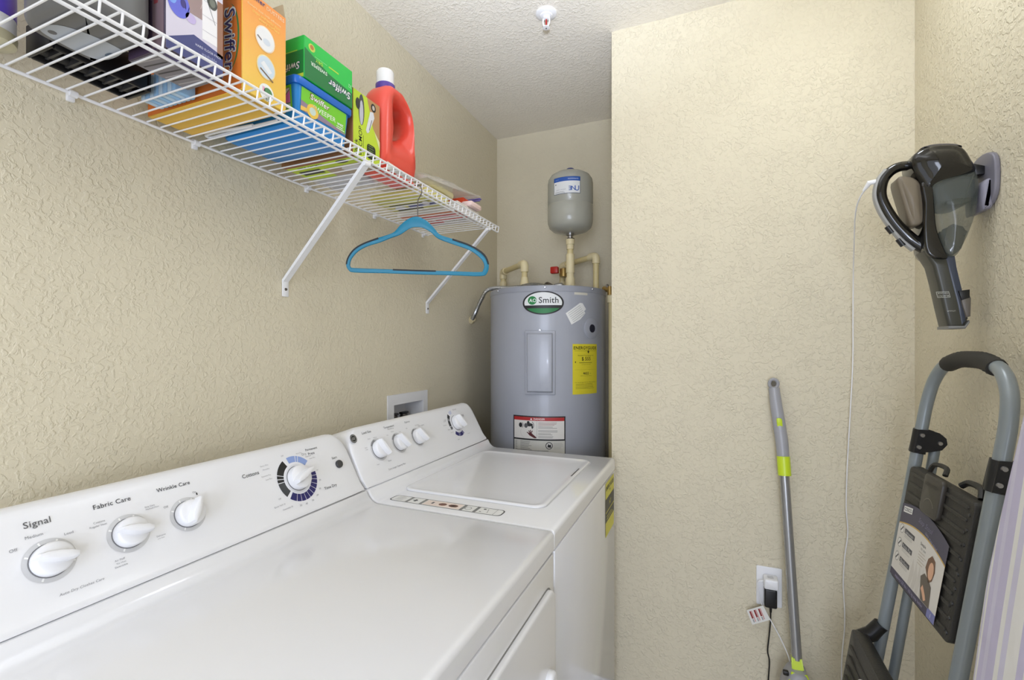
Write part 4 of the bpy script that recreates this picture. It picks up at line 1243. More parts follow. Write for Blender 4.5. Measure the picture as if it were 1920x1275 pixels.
# green dry cloth box, upside down on the tub
t = thing('green_cloth_box', 'green box of dry floor cloths lying upside down on the tub', 'box', (0.18, 0.80, 1.8555))
G1, G2 = (30, 184, 70), (20, 120, 56)
bm = B(); box(bm, 0.064, 0.298, 0.732, 0.875, 1.8555, 1.943, 0.001, 1); obj('carton', bm, mat('carton_green', G1, 0.4), t)
p = Print()
p.rect(0.733, 1.8565, 0.874, 1.942, (40, 196, 76), 0)
p.poly([(0.733, 1.8565), (0.874, 1.8565), (0.874, 1.890), (0.80, 1.897), (0.733, 1.918)], G2, 1)
p.text('Swiffer', 0.833, 1.879, (40, 44, 110), width=0.070, l=2, rot=180, bold=0.08, shear=0.1).text('Swiffer', 0.833, 1.879, W_, width=0.067, l=3, rot=180, bold=0.015, shear=0.1)
p.text('SWEEPER', 0.772, 1.893, (226, 240, 228), width=0.046, l=3, rot=180, bold=0.03).text('DRY', 0.772, 1.906, (190, 220, 70), width=0.020, l=3, rot=180, bold=0.02)
p.ell(0.752, 1.926, 0.009, 0.008, (200, 214, 90), 2).ell(0.752, 1.927, 0.005, 0.005, (190, 120, 60), 3).rect(0.760, 1.912, 0.795, 1.913, (150, 226, 160), 2).rect(0.80, 1.911, 0.83, 1.914, (190, 220, 70), 2).text('32', 0.866, 1.903, (200, 236, 206), width=0.010, l=3, rot=180)
p.build('front_print', front_map(0.298), t)
p = Print()
p.rect(0.065, 1.8565, 0.297, 1.942, (40, 188, 72), 0).rect(0.065, 1.864, 0.297, 1.913, G2, 1).rect(0.065, 1.8565, 0.297, 1.864, (190, 206, 60), 1).rect(0.065, 1.913, 0.280, 1.9155, (150, 210, 70), 1)
p.text('Swiffer', 0.255, 1.882, (60, 44, 110), width=0.066, l=2, rot=180, bold=0.08, shear=0.1).text('Swiffer', 0.255, 1.882, W_, width=0.063, l=3, rot=180, bold=0.015, shear=0.1).text('sweeper', 0.225, 1.903, (220, 236, 224), width=0.04, l=2, rot=180)
p.build('side_print', side_map(0.732), t)

# pad pack standing (lime and brown card with clear front)
LM = (196, 220, 52); BR = (150, 104, 66)
t = thing('vac_pad_pack', 'lime and brown pack of disposable vacuum mop pads standing on shelf', 'pack', (0.20, 0.935, DZ))
bm = B(); box(bm, 0.055, 0.288, 0.888, 0.988, DZ, 1.916, 0.001, 1); obj('carton', bm, mat('carton_kraft', BR, 0.6), t)
p = Print()
a, b = 0.889, 0.987
p.rect(a, DZ + 0.001, b, 1.915, LM, 0).poly([(0.938, 1.915), (b, 1.915), (b, 1.822), (0.962, 1.846)], (186, 142, 92), 1)
p.poly([(b, 1.822), (b, 1.80), (0.965, 1.842)], (226, 232, 170), 2)
p.ell(0.918, 1.875, 0.0105, 0.038, (72, 72, 76), 1, 20).ell(0.9175, 1.868, 0.007, 0.030, (196, 196, 206), 2, 18).ell(0.905, 1.885, 0.008, 0.014, (44, 44, 46), 2, 12)
p.poly([(0.934, 1.832), (0.950, 1.885), (0.962, 1.888), (0.966, 1.875), (0.945, 1.830), (0.938, 1.826)], (222, 224, 230), 2).line((0.946, 1.836), (0.956, 1.866), 0.002, (90, 92, 100), 3)
p.ell(0.962, 1.899, 0.0095, 0.0105, K, 2, 18).ell(0.962, 1.899, 0.005, 0.006, (200, 190, 180), 3, 12)
p.text('Shark', 0.899, 1.779, K, width=0.036, l=1, rot=90, bold=0.03).text('VACMOP', 0.914, 1.797, K, width=0.072, l=1, rot=90, bold=0.01).rect(0.924, 1.765, 0.9255, 1.815, (110, 120, 30), 1)
p.poly(rrect(0.938, 0.970, 1.766, 1.802, 0.008), K, 2)
p.lines(0.943, 0.966, 1.797, 5, 0.006, 0.0022, (110, 140, 60), 3, 3)
p.build('front_print', front_map(0.288), t)
p = Print()
p.rect(0.889, 0.056, 0.987, 0.287, LM, 0).rect(0.889, 0.056, 0.902, 0.287, (146, 92, 62), 1).rect(0.935, 0.15, 0.987, 0.287, (178, 160, 140), 1)
p.text('Shark VACMOP', 0.912, 0.13, K, width=0.085, l=2, rot=-90, bold=0.02, mirror=True).poly([(0.93, 0.07), (0.955, 0.07), (0.955, 0.14), (0.93, 0.14)], (52, 56, 40), 2).ell(0.915, 0.23, 0.009, 0.02, (52, 56, 40), 2, 14).ell(0.955, 0.23, 0.016, 0.035, (220, 220, 224), 2, 16)
p.build('bottom_print', under_map(DZ), t)

# clear bag of white pads
m_clear = mat('clear_film', (236, 236, 240), 0.12, alpha=0.35)
t = thing('pad_bag', 'clear bag of white floor pads lying by the red bottle', 'bag', (0.11, 1.04, DZ))
for k in range(4):
    bm = B(); pillow(bm, rrect(0.045 + 0.003 * k, 0.196 - 0.004 * k, 1.000, 1.095 - 0.004 * k, 0.02, 5), lambda x, y, w, k=k: Vector((x, y, DZ + 0.010 + 0.0085 * k + w + 0.001 * math.sin(x * 90 + k))), 0.004, 0.003, 2)
    obj('pad', bm, mat('pad_white', (224, 224, 230), 0.75), t)
bm = B(); pillow(bm, rrect(0.036, 0.205, 0.993, 1.105, 0.02, 6), lambda x, y, w: Vector((x, y, DZ + 0.024 + w + 0.0015 * math.sin(x * 140 + y * 60))), 0.023, 0.012, 4)
obj('film', bm, m_clear, t)

# red detergent bottle
t = thing('detergent_bottle', 'red detergent bottle with a see-through handle and white cap', 'bottle', (0.257, 1.065, DZ))
def bot(y, z, w):
    return Vector((0.257 + w, y, z))
outl = [(0.998, 1.7625), (1.138, 1.7625), (1.146, 1.772), (1.147, 1.80), (1.140, 1.845), (1.137, 1.88), (1.134, 1.91), (1.124, 1.945), (1.105, 1.972), (1.082, 1.990), (1.068, 1.996), (1.034, 1.996), (1.020, 1.988), (1.005, 1.965), (0.998, 1.93), (0.995, 1.86), (0.995, 1.772)]
hole = [(1.060, 1.865), (1.090, 1.872), (1.112, 1.892), (1.118, 1.918), (1.112, 1.942), (1.096, 1.955), (1.072, 1.958), (1.055, 1.950), (1.060, 1.925), (1.066, 1.900)]
# solid with a hole: front and back skins bridged at outline and hole
bm = B()
n = 72
def closed_smooth(pts, k=5):
    return [(v.x, v.y) for v in smooth_path([(a, b, 0) for a, b in pts], k, True)]
def angsort(poly, c, n):
    P_ = closed_smooth(poly, 10)
    out = []
    for k in range(n):
        a = -math.pi + 2 * math.pi * k / n
        best = None
        d = Vector((math.cos(a), math.sin(a)))
        for i in range(len(P_)):
            p0 = Vector(P_[i]) - c; p1 = Vector(P_[(i + 1) % len(P_)]) - c
            den = d.x * (p1 - p0).y - d.y * (p1 - p0).x
            if abs(den) < 1e-12:
                continue
            tt_ = (p0.x * (p1 - p0).y - p0.y * (p1 - p0).x) / den
            ss = (p0.x * d.y - p0.y * d.x) / den
            if tt_ > 0 and -1e-6 <= ss <= 1 + 1e-6:
                if best is None or tt_ > best:
                    best = tt_
        out.append(c + d * (best or 0.01))
    return out
hc = Vector((1.086, 1.914))
O = angsort(outl, hc, n); H = angsort(hole, hc, n)
def mixr(f, w):
    return [bot(*(O[i].lerp(H[i], f)), w) for i in range(n)]
hw = 0.040
rg = [mixr(0.0, -hw * 0.45), mixr(0.08, -hw * 0.8), mixr(0.25, -hw), mixr(0.55, -hw * 0.95), mixr(0.85, -hw * 0.6), mixr(1.0, -hw * 0.25), mixr(1.0, hw * 0.25), mixr(0.85, hw * 0.6), mixr(0.55, hw * 0.95), mixr(0.25, hw), mixr(0.08, hw * 0.8), mixr(0.0, hw * 0.45)]
rv = [[bm.verts.new(q) for q in r] for r in rg]
for i in range(len(rv)):
    ring_faces(bm, rv[i], rv[(i + 1) % len(rv)])
obj('bottle_body', bm, mat('detergent_red', (230, 82, 66), 0.28, vary=0.02), t, smooth=60)
bm = B(); box(bm, 0.220, 0.294, 0.999, 1.141, DZ, DZ + 0.008, 0.003, 2); obj('base', bm, mat('detergent_red', (226, 66, 52), 0.28), t)
bm = B(); lathe(bm, [(0.024, 0.0), (0.026, 0.004), (0.026, 0.018), (0.024, 0.020)], (0.257, 1.051, 1.990), 28); obj('collar', bm, mat('cap_purple', (84, 62, 150), 0.35), t)
bm = B(); lathe(bm, [(0.024, 0.0), (0.0235, 0.034), (0.021, 0.038), (0.012, 0.039)], (0.257, 1.051, 2.009), 28); obj('cap', bm, mat('cap_white', (226, 224, 222), 0.35), t)
t2 = B(); v1 = [t2.verts.new(q) for q in ((0.300, 1.003, DZ), (0.322, 1.003, DZ), (0.322, 1.09, DZ), (0.306, 1.09, DZ), (0.300, 1.003, DZ + 0.022), (0.3215, 1.0035, DZ + 0.002), (0.3215, 1.09, DZ + 0.002), (0.305, 1.09, DZ + 0.003))]
for q in ((3, 2, 1, 0), (4, 5, 6, 7), (0, 1, 5, 4), (1, 2, 6, 5), (2, 3, 7, 6), (3, 0, 4, 7)):
    t2.faces.new([v1[i] for i in q])
tag(obj('paper_leaflet', t2, mat('paper_white', (232, 230, 224), 0.7), rebase=True), 'folded white paper leaflet at the foot of the red bottle', 'paper')

# yellow sponge pack, flat red box, small orange box, zip bag
t = thing('yellow_cloth_pack', 'yellow and black printed cloth pack lying flat on the shelf', 'pack', (0.17, 1.275, DZ))
bm = B(); pillow(bm, rrect(0.07, 0.288, 1.21, 1.345, 0.012, 4), lambda x, y, w: Vector((x, y, DZ + 0.014 + w)), 0.013, 0.007, 3); obj('pack_body', bm, mat('pack_yellow', (222, 214, 130), 0.45), t)
p = Print()
p.rect(1.222, 0.09, 1.245, 0.27, (206, 204, 90), 0).rect(1.256, 0.14, 1.262, 0.27, (70, 72, 60), 0).rect(1.272, 0.10, 1.279, 0.24, (70, 72, 60), 0).rect(1.288, 0.16, 1.310, 0.27, (90, 96, 150), 0).rect(1.316, 0.10, 1.330, 0.20, (60, 60, 62), 0).ell(1.305, 0.125, 0.014, 0.022, (232, 232, 236), 1, 16)
p.build('bottom_print', under_map(DZ + 0.001), t, 0.0002)
bm = B(); lathe(bm, [(0.012, -0.026), (0.012, -0.022), (0.004, -0.021)], (0.250, 1.262, SZ), 20)
tag(obj('suction_cup', bm, mat('rubber_clear', (214, 212, 222), 0.25), rebase=True), 'small round translucent suction cup hanging under the shelf wires', 'suction cup')
bm = bpy.data.objects['suction_cup']
bm.location.z += 0.017

t = thing('red_flat_box', 'flat red and white printed box at the far end of the shelf', 'box', (0.17, 1.46, DZ))
bm = B(); box(bm, 0.05, 0.295, 1.385, 1.545, DZ, DZ + 0.030, 0.001, 1); obj('carton', bm, mat('carton_white', (226, 220, 214), 0.5), t)
p = Print()
p.rect(1.39, 0.055, 1.41, 0.29, (206, 130, 90), 0).rect(1.425, 0.055, 1.450, 0.29, (206, 62, 56), 0).rect(1.462, 0.055, 1.482, 0.29, (214, 74, 66), 0).rect(1.49, 0.055, 1.512, 0.17, (206, 62, 56), 0)
p.text('SCRUB', 1.472, 0.12, W_, width=0.07, l=1, rot=-90, mirror=True, bold=0.02).text('cleaner', 1.500, 0.23, DG, width=0.07, l=1, rot=-90, mirror=True).rect(1.52, 0.10, 1.526, 0.25, (90, 90, 92), 0)
p.build('bottom_print', under_map(DZ), t)
bm = B(); box(bm, 0.205, 0.270, 1.472, 1.525, DZ + 0.031, DZ + 0.070, 0.002, 1)
tag(obj('orange_carton', bm, mat('carton_red_orange', (232, 82, 44), 0.4), rebase=True), 'small bright orange carton on top of the flat red box', 'box')
bm = B(); box(bm, 0.270, 0.312, 1.455, 1.535, DZ + 0.031, DZ + 0.05, 0.006, 2)
tag(obj('pink_sponge', bm, mat('sponge_pink', (240, 212, 206), 0.85, bump=0.4), rebase=True), 'pale pink sponge on the flat red box by the rail', 'sponge')
# zip bag
t = thing('zip_bag', 'clear plastic zip bag with a purple zip draped over small packs', 'bag', (0.19, 1.36, DZ + 0.03))
bm = B()
NX, NY = 14, 22
def bagz(i, j):
    fx_, fy_ = i / NX, j / NY
    e = math.sin(math.pi * min(1, max(0, fx_))) ** 0.6 * math.sin(math.pi * min(1, fy_ * 0.96 + 0.02)) ** 0.45
    return e
rnd = random.Random(7)
nzv = [[rnd.uniform(-1, 1) for _ in range(NY + 1)] for _ in range(NX + 1)]
def bagp(i, j, s):
    e = bagz(i, j)
    x = 0.09 + 0.215 * i / NX
    y = 1.185 + 0.355 * j / NY
    zc = DZ + 0.040 + 0.046 * (j / NY) ** 1.3
    return (x + 0.004 * nzv[i][j] * e, y + 0.004 * nzv[i - 1][j] * e, zc + s * (0.002 + 0.056 * e * (1 - 0.45 * j / NY)) * (1 if s > 0 else 0.12) + 0.004 * nzv[i][j] * e)
g = {}
for s in (1, -1):
    for i in range(NX + 1):
        for j in range(NY + 1):
            g[s, i, j] = bm.verts.new(bagp(i, j, s))
for s in (1, -1):
    for i in range(NX):
        for j in range(NY):
            bm.faces.new((g[s, i, j], g[s, i + 1, j], g[s, i + 1, j + 1], g[s, i, j + 1]))
for i in range(NX):
    for j in (0, NY):
        bm.faces.new((g[1, i, j], g[1, i + 1, j], g[-1, i + 1, j], g[-1, i, j]))
for j in range(NY):
    for i in (0, NX):
        bm.faces.new((g[1, i, j], g[1, i, j + 1], g[-1, i, j + 1], g[-1, i, j]))
obj('film', bm, mat('zip_film', (226, 222, 216), 0.15, alpha=0.42), t, smooth=70)
for k, zz in enumerate((0.0, 0.008)):
    bm = B(); box(bm, 0.095, 0.300, 1.540 + 0.004 * k, 1.548 + 0.010 * k, DZ + 0.072 + zz, DZ + 0.0765 + zz, 0.001, 1); obj('zip_strip', bm, mat('zip_purple', (122, 108, 178), 0.4), t)
bm = B(); pillow(bm, rrect(0.14, 0.28, 1.24, 1.40, 0.02, 4), lambda x, y, w: Vector((x, y, DZ + 0.047 + w)), 0.010, 0.008, 3)
tag(obj('bagged_cloth', bm, mat('cloth_cream', (226, 216, 170), 0.9, bump=0.3), rebase=True), 'pale folded cloth inside the clear zip bag', 'cloth')

# ------------------------------------------------------------------ wall outlet, chargers
t = thing('outlet_cover', 'white wall outlet cover plate on the plaster wall', 'outlet', (1.254, YF, 0.463))
bm = B(); pillow(bm, rrect(1.217, 1.290, 0.463, 0.588, 0.004, 3), lambda x, z, w: Vector((x, YF - 0.003 + w, z)), 0.003, 0.002, 3); obj('cover_plate', bm, M_plasw, t)
for zc in (0.548, 0.502):
    bm = B(); pillow(bm, rrect(1.237, 1.271, zc - 0.014, zc + 0.014, 0.010, 5), lambda x, z, w: Vector((x, YF - 0.0065 + w, z)), 0.0008, 0.0006, 2); obj('socket', bm, M_plasw, t)
bm = B(); cyl(bm, (1.2535, YF - 0.008, 0.525), (1.2535, YF - 0.006, 0.525), 0.003, seg=10); obj('screw', bm, M_steel, t)

t = thing('white_charger', 'white plug-in charger in the upper socket with a thin white cord', 'charger', (1.255, 1.68, 0.538))
bm = B(); pillow(bm, rrect(1.2355, 1.2755, 0.535, 0.566, 0.005, 4), lambda x, z, w: Vector((x, YF - 0.0295 + w, z)), 0.021, 0.005, 3); ch = obj('charger_body', bm, M_plasw, t)
p = Print(); p.lines(1.246, 1.268, 0.0, 4, 0.005, 0.0016, (170, 170, 172), 0, 4)
p.build('rating_print', lambda u, v, h: Vector((u, YF - 0.022 + v, 0.5662 + h)), ch)
bm = B()
tube(bm, smooth_path([(1.237, 1.690, 0.548), (1.224, 1.688, 0.545), (1.220, 1.688, 0.530), (1.229, 1.686, 0.478), (1.254, 1.684, 0.432), (1.280, 1.674, 0.387), (1.300, 1.650, 0.346), (1.302, 1.640, 0.325)], 6), 0.0016, 8)
obj('cord', bm, M_plasw, t)
bm = B(); tube(bm, [(1.241, 1.690, 0.549), (1.228, 1.689, 0.546)], [0.0042, 0.002], 8); obj('strain_relief', bm, M_plasw, t)
# warning tag on that cord
tg = [Vector(q) for q in ((1.187, 1.683, 0.447), (1.234, 1.676, 0.476), (1.254, 1.678, 0.434), (1.204, 1.685, 0.403))]
uu = (tg[1] - tg[0]); vv_ = (tg[3] - tg[0]); nn = vv_.cross(uu).normalized()
if nn.y > 0:
    nn = -nn
bm = B()
loft(bm, [[q + nn * w for q in tg] for w in (0.0, 0.0006)])
tgo = obj('warning_tag', bm, mat('paper_white', (232, 230, 224), 0.7), t)
p = Print()
for k in range(3):
    p.rect(0.12 + k * 0.26, 0.12, 0.21 + k * 0.26, 0.62, (140, 32, 34), 0).rect(0.23 + k * 0.26, 0.12, 0.27 + k * 0.26, 0.86, (206, 130, 126), 0).rect(0.13 + k * 0.26, 0.66, 0.19 + k * 0.26, 0.88, (150, 150, 152), 0)
p.build('tag_print', lambda u, v, h: tg[0] + uu * u + vv_ * v + nn * (0.0006 + h), tgo, 0.0003)

t = thing('black_charger', 'black plug-in charger below the white one with a black cord', 'charger', (1.255, 1.68, 0.47))
bm = B(); pillow(bm, rrect(1.2375, 1.273, 0.471, 0.530, 0.005, 4), lambda x, z, w: Vector((x, YF - 0.022 + w, z)), 0.014, 0.004, 3); obj('charger_body', bm, M_black, t)
bm = B(); tube(bm, [(1.2565, 1.690, 0.472), (1.2565, 1.690, 0.452)], [0.0045, 0.003], 10); obj('strain_relief', bm, M_black, t)
bm = B(); tube(bm, smooth_path([(1.2565, 1.690, 0.455), (1.2555, 1.690, 0.42), (1.252, 1.691, 0.375), (1.248, 1.692, 0.325), (1.253, 1.692, 0.293), (1.250, 1.692, 0.234), (1.245, 1.691, 0.13), (1.25, 1.685, 0.02), (1.27, 1.66, 0.005), (1.33, 1.64, 0.005)], 6), 0.0021, 8); obj('cord', bm, M_black, t)

# ------------------------------------------------------------------ vacuum mop leaning on the wall
t = thing('vacuum_mop', 'grey and lime stick mop leaning against the plaster wall', 'mop', (1.31, 1.60, 0))
GM = mat('mop_grey', (158, 158, 162), 0.35); LMm = mat('mop_lime', (200, 222, 44), 0.35); GP = mat('mop_pole', (160, 160, 160), 0.25, 0.6)
A0 = Vector((1.2885, 1.650, 0.908)); A1 = Vector((1.315, 1.602, 0.372))
bm = B(); tube(bm, [A0, A1], 0.0135, 18); obj('pole', bm, GP, t)
hp_ = smooth_path([(1.289, 1.649, 0.900), (1.287, 1.655, 0.945), (1.2835, 1.6615, 1.00), (1.2765, 1.6695, 1.06), (1.270, 1.675, 1.11), (1.2645, 1.680, 1.165)], 5)
bm = B(); tube(bm, hp_, [0.0158 + 0.002 * math.sin(math.pi * k / (len(hp_) - 1)) for k in range(len(hp_))], 18, up=(1, 0, 0), flat=0.8)
grip = obj('handle_grip', bm, GM, t)
bm = B()
tube(bm, [Vector((1.2635, 1.681, 1.178)) + Vector((0.0118 * math.cos(a), 0, 0.0145 * math.sin(a))) for a in [2 * math.pi * k / 20 for k in range(20)]], 0.0050, 8, closed=True)
obj('hanging_loop', bm, GM, grip)
bm = B(); cyl(bm, (1.2635, 1.6815, 1.178), (1.2635, 1.6835, 1.178), 0.0085, seg=14); obj('loop_backing', bm, mat('loop_dark', (92, 86, 70), 0.6), grip)
bm = B(); pillow(bm, rrect(-0.0075, 0.0075, -0.0145, 0.0145, 0.006, 5), lambda x, z, w: Vector((1.2765 - 0.05 * 0 + x - z * 0.11, 1.6555 + w - z * 0.13, 1.060 + z)), 0.0025, 0.0015, 2); obj('lime_button', bm, LMm, grip)
bm = B(); tube(bm, [(1.2868, 1.6565, 0.957), (1.2895, 1.6490, 0.900)], 0.0182, 18, up=(1, 0, 0)); obj('lime_collar', bm, LMm, t)
bm = B(); tube(bm, [(1.3135, 1.6045, 0.380), (1.3165, 1.600, 0.345)], [0.0185, 0.022], 4, up=(0.75, 0.66, 0)); bmesh.ops.bevel(bm, geom=bm.edges[:], offset=0.003, segments=2, affect='EDGES'); obj('lime_connector', bm, LMm, t)
def mp(x, z, w):
    return Vector((x, 1.592 + w - (0.3 - z) * 0.08, z))
bm = B(); pillow(bm, [(v.x, v.y) for v in smooth_path([(1.300, 0.347, 0), (1.333, 0.347, 0), (1.345, 0.32, 0), (1.360, 0.27, 0), (1.366, 0.18, 0), (1.352, 0.06, 0), (1.278, 0.06, 0), (1.264, 0.18, 0), (1.270, 0.28, 0), (1.283, 0.325, 0)], 3, True)], mp, 0.045, 0.02); obj('motor_body', bm, GM, t)
for s in (-1, 1):
    bm = B(); tube(bm, smooth_path([mp(1.3165 + s * 0.014, 0.345, -0.02), mp(1.3165 + s * 0.026, 0.322, -0.036), mp(1.3165 + s * 0.045, 0.285, -0.043), mp(1.3165 + s * 0.047, 0.20, -0.046), mp(1.3165 + s * 0.03, 0.08, -0.046)], 5), 0.0065, 8); obj('lime_trim', bm, LMm, t)
bm = B(); pillow(bm, rrect(1.18, 1.45, 1.505, 1.615, 0.03, 5), lambda x, y, w: Vector((x, y, 0.03 + w)), 0.027, 0.012, 3); obj('mop_head', bm, GM, t)
bm = B(); pillow(bm, rrect(1.275, 1.290, 0.0, 0.012, 0.003, 3), lambda x, z, w: Vector((x, 1.575 + w, 0.335 + z)), 0.006, 0.002, 2); obj('charge_port', bm, M_black, t)

# ------------------------------------------------------------------ handheld vacuum on the right wall
VY = 1.33
def vac(x, z, w):
    return Vector((x, VY + w, z))
def sm(pts, k=3):
    return [(v.x, v.y) for v in smooth_path([(a, b, 0) for a, b in pts], k, True)]
t = thing('handheld_vacuum', 'dark handheld vacuum hanging nozzle down on the right wall', 'vacuum', (1.54, VY, 1.335))
M_olive = mat('nozzle_olive', (60, 60, 52), 0.35)
M_taupe = mat('pod_taupe', (118, 108, 92), 0.4)
bm = B(); pillow(bm, sm([(1.490, 1.716), (1.504, 1.729), (1.522, 1.735), (1.545, 1.734), (1.566, 1.729), (1.580, 1.717), (1.591, 1.693), (1.598, 1.672), (1.583, 1.662), (1.54, 1.652), (1.516, 1.64), (1.500, 1.668), (1.49, 1.69)]), vac, 0.038, 0.012, 4, 0.012); hs = obj('motor_housing', bm, M_gloss, t, smooth=50)
bm = B(); pillow(bm, sm([(1.506, 1.7335), (1.522, 1.738), (1.545, 1.737), (1.567, 1.732), (1.576, 1.724), (1.545, 1.729), (1.52, 1.729)]), vac, 0.030, 0.003, 3); obj('top_trim', bm, mat('vac_trim', (92, 88, 88), 0.2), hs)
bm = B(); pillow(bm, sm([(1.505, 1.655), (1.524, 1.650), (1.528, 1.60), (1.532, 1.55), (1.545, 1.505), (1.550, 1.486), (1.525, 1.490), (1.512, 1.510), (1.509, 1.56), (1.510, 1.61)]), vac, 0.034, 0.004, 3); obj('spine', bm, M_gloss, t, smooth=50)
bm = B(); pillow(bm, sm([(1.521, 1.648), (1.538, 1.661), (1.583, 1.667), (1.598, 1.668), (1.603, 1.640), (1.601, 1.600), (1.594, 1.564), (1.583, 1.529), (1.568, 1.494), (1.554, 1.489), (1.542, 1.508), (1.532, 1.563), (1.525, 1.613)]), vac, 0.036, 0.010, 4, 0.010)
bowl = obj('dust_bowl', bm, mat('smoked_plastic', (92, 98, 92), 0.10, alpha=0.5), t, smooth=50)
bm = B(); pillow(bm, sm([(1.534, 1.652), (1.592, 1.66), (1.594, 1.612), (1.545, 1.604), (1.531, 1.62)]), vac, 0.034, 0.01, 3); obj('filter_cup', bm, mat('filter_grey', (86, 90, 92), 0.5), bowl)
bm = B(); pillow(bm, sm([(1.55, 1.612), (1.588, 1.613), (1.586, 1.603), (1.565, 1.598), (1.548, 1.602)]), vac, 0.038, 0.004, 3); obj('filter_rim', bm, M_olive, bowl)
bm = B(); pillow(bm, sm([(1.552, 1.50), (1.567, 1.497), (1.58, 1.525), (1.585, 1.545), (1.57, 1.558), (1.556, 1.556), (1.549, 1.53)], 2), vac, 0.026, 0.006, 3)
for v in bm.verts:
    v.co += Vector((random.uniform(-.003, .003), random.uniform(-.003, .003), random.uniform(-.003, .003)))
obj('lint', bm, mat('lint_grey', (104, 98, 84), 0.95), bowl)
bm = B(); pillow(bm, sm([(1.465, 1.667), (1.473, 1.678), (1.494, 1.671), (1.507, 1.653), (1.511, 1.607), (1.511, 1.571), (1.494, 1.564), (1.487, 1.575), (1.476, 1.618)]), vac, 0.026, 0.006, 3, 0.006); obj('side_pod', bm, M_taupe, t)
hpts = smooth_path([vac(x, z, 0) for x, z in ((1.500, 1.706), (1.476, 1.706), (1.458, 1.697), (1.444, 1.677), (1.440, 1.646), (1.449, 1.614), (1.467, 1.578), (1.487, 1.550), (1.504, 1.531), (1.528, 1.512))], 5)
bm = B(); tube(bm, hpts, [0.0105 + 0.004 * (k / len(hpts)) for k in range(len(hpts))], 14, up=(0, 1, 0)); hd = obj('handle', bm, M_gloss, t)
spts = smooth_path([vac(x, z, 0) for x, z in ((1.450, 1.7015), (1.436, 1.681), (1.430, 1.646), (1.439, 1.609), (1.457, 1.573), (1.477, 1.541), (1.492, 1.524), (1.501, 1.514))], 5)
bm = B(); tube(bm, spts, 0.0085, 10, up=(0, 1, 0), flat=0.6); gs = obj('grip_strip', bm, mat('grip_silver', (162, 162, 160), 0.3), hd)
for k, (x, z) in enumerate(((1.4575, 1.5640), (1.478, 1.533))):
    bm = B(); tube(bm, [vac(x - 0.005, z + 0.008, -0.002), vac(x + 0.005, z - 0.008, -0.002)], 0.0062, 10); obj('switch', bm, M_black, gs)
bm = B(); pillow(bm, [(1.512, 1.506), (1.530, 1.494), (1.566, 1.493), (1.5695, 1.467), (1.580, 1.411), (1.5885, 1.356), (1.5805, 1.337), (1.554, 1.337), (1.545, 1.383), (1.536, 1.435), (1.528, 1.473)], vac, 0.026, 0.007, 3); nzl = obj('nozzle', bm, M_olive, t)
bm = B(); pillow(bm, [(1.548, 1.492), (1.565, 1.492), (1.568, 1.467), (1.580, 1.400), (1.583, 1.350), (1.576, 1.341), (1.569, 1.385), (1.558, 1.44)], vac, 0.0272, 0.003, 2); obj('nozzle_panel', bm, mat('panel_slate', (58, 64, 78), 0.35), nzl)
bm = B(); pillow(bm, [(1.5705, 1.409), (1.586, 1.414), (1.591, 1.398), (1.590, 1.360), (1.582, 1.357), (1.575, 1.386)], vac, 0.031, 0.004, 2); lt = obj('brush_latch', bm, mat('latch_taupe', (98, 92, 84), 0.4), nzl)
bm = B(); pillow(bm, [(1.569, 1.415), (1.588, 1.4175), (1.588, 1.399), (1.574, 1.394)], vac, 0.0315, 0.002, 2); obj('latch_button', bm, M_black, lt)
bm = B(); pillow(bm, [(1.553, 1.340), (1.581, 1.340), (1.5885, 1.352), (1.5895, 1.347), (1.582, 1.3335), (1.553, 1.3335)], vac, 0.028, 0.002, 2); obj('nozzle_lip', bm, mat('lip_grey', (120, 120, 118), 0.4), nzl)
p = Print()
p.frame(-0.011, -0.0065, 0.011, 0.0065, 0.0008, (190, 190, 180), 0).text('BLACK+', 0, -0.003, (190, 190, 180), width=0.018, l=0, rot=180).text('DECKER', 0, 0.003, (190, 190, 180), width=0.018, l=0, rot=180)
p.text('LITHIUM', 0.006, -0.036, (190, 190, 180), width=0.014, l=0, rot=180)
p.build('brand_print', lambda u, v, h: Vector((1.5445 + u - v * 0.22, VY - 0.0262 - h, 1.4085 + v)), nzl)
# wall mount
t = thing('vacuum_wall_mount', 'grey plastic wall bracket holding the handheld vacuum', 'wall mount', (XR, VY, 1.64))
bm = B(); pillow(bm, sm([(VY - 0.055, 1.645), (VY - 0.05, 1.69), (VY - 0.02, 1.708), (VY + 0.025, 1.706), (VY + 0.05, 1.68), (VY + 0.052, 1.63), (VY + 0.03, 1.593), (VY - 0.02, 1.590), (VY - 0.048, 1.61)]), lambda y, z, w: Vector((XR - 0.0055 + w, y, z)), 0.005, 0.003, 3); bk = obj('back_plate', bm, mat('mount_grey', (118, 116, 126), 0.4), t)
bm = B(); pillow(bm, sm([(1.6055, 1.638), (1.618, 1.650), (1.6235, 1.645), (1.6235, 1.592), (1.614, 1.586), (1.606, 1.588)]), vac, 0.040, 0.008, 3); obj('cradle', bm, mat('mount_lavender', (136, 134, 148), 0.4), bk)
bm = B(); pillow(bm, [(1.599, 1.690), (1.6235, 1.680), (1.6235, 1.664), (1.602, 1.664)], vac, 0.018, 0.003, 2); obj('hook_arm', bm, M_black, bk)
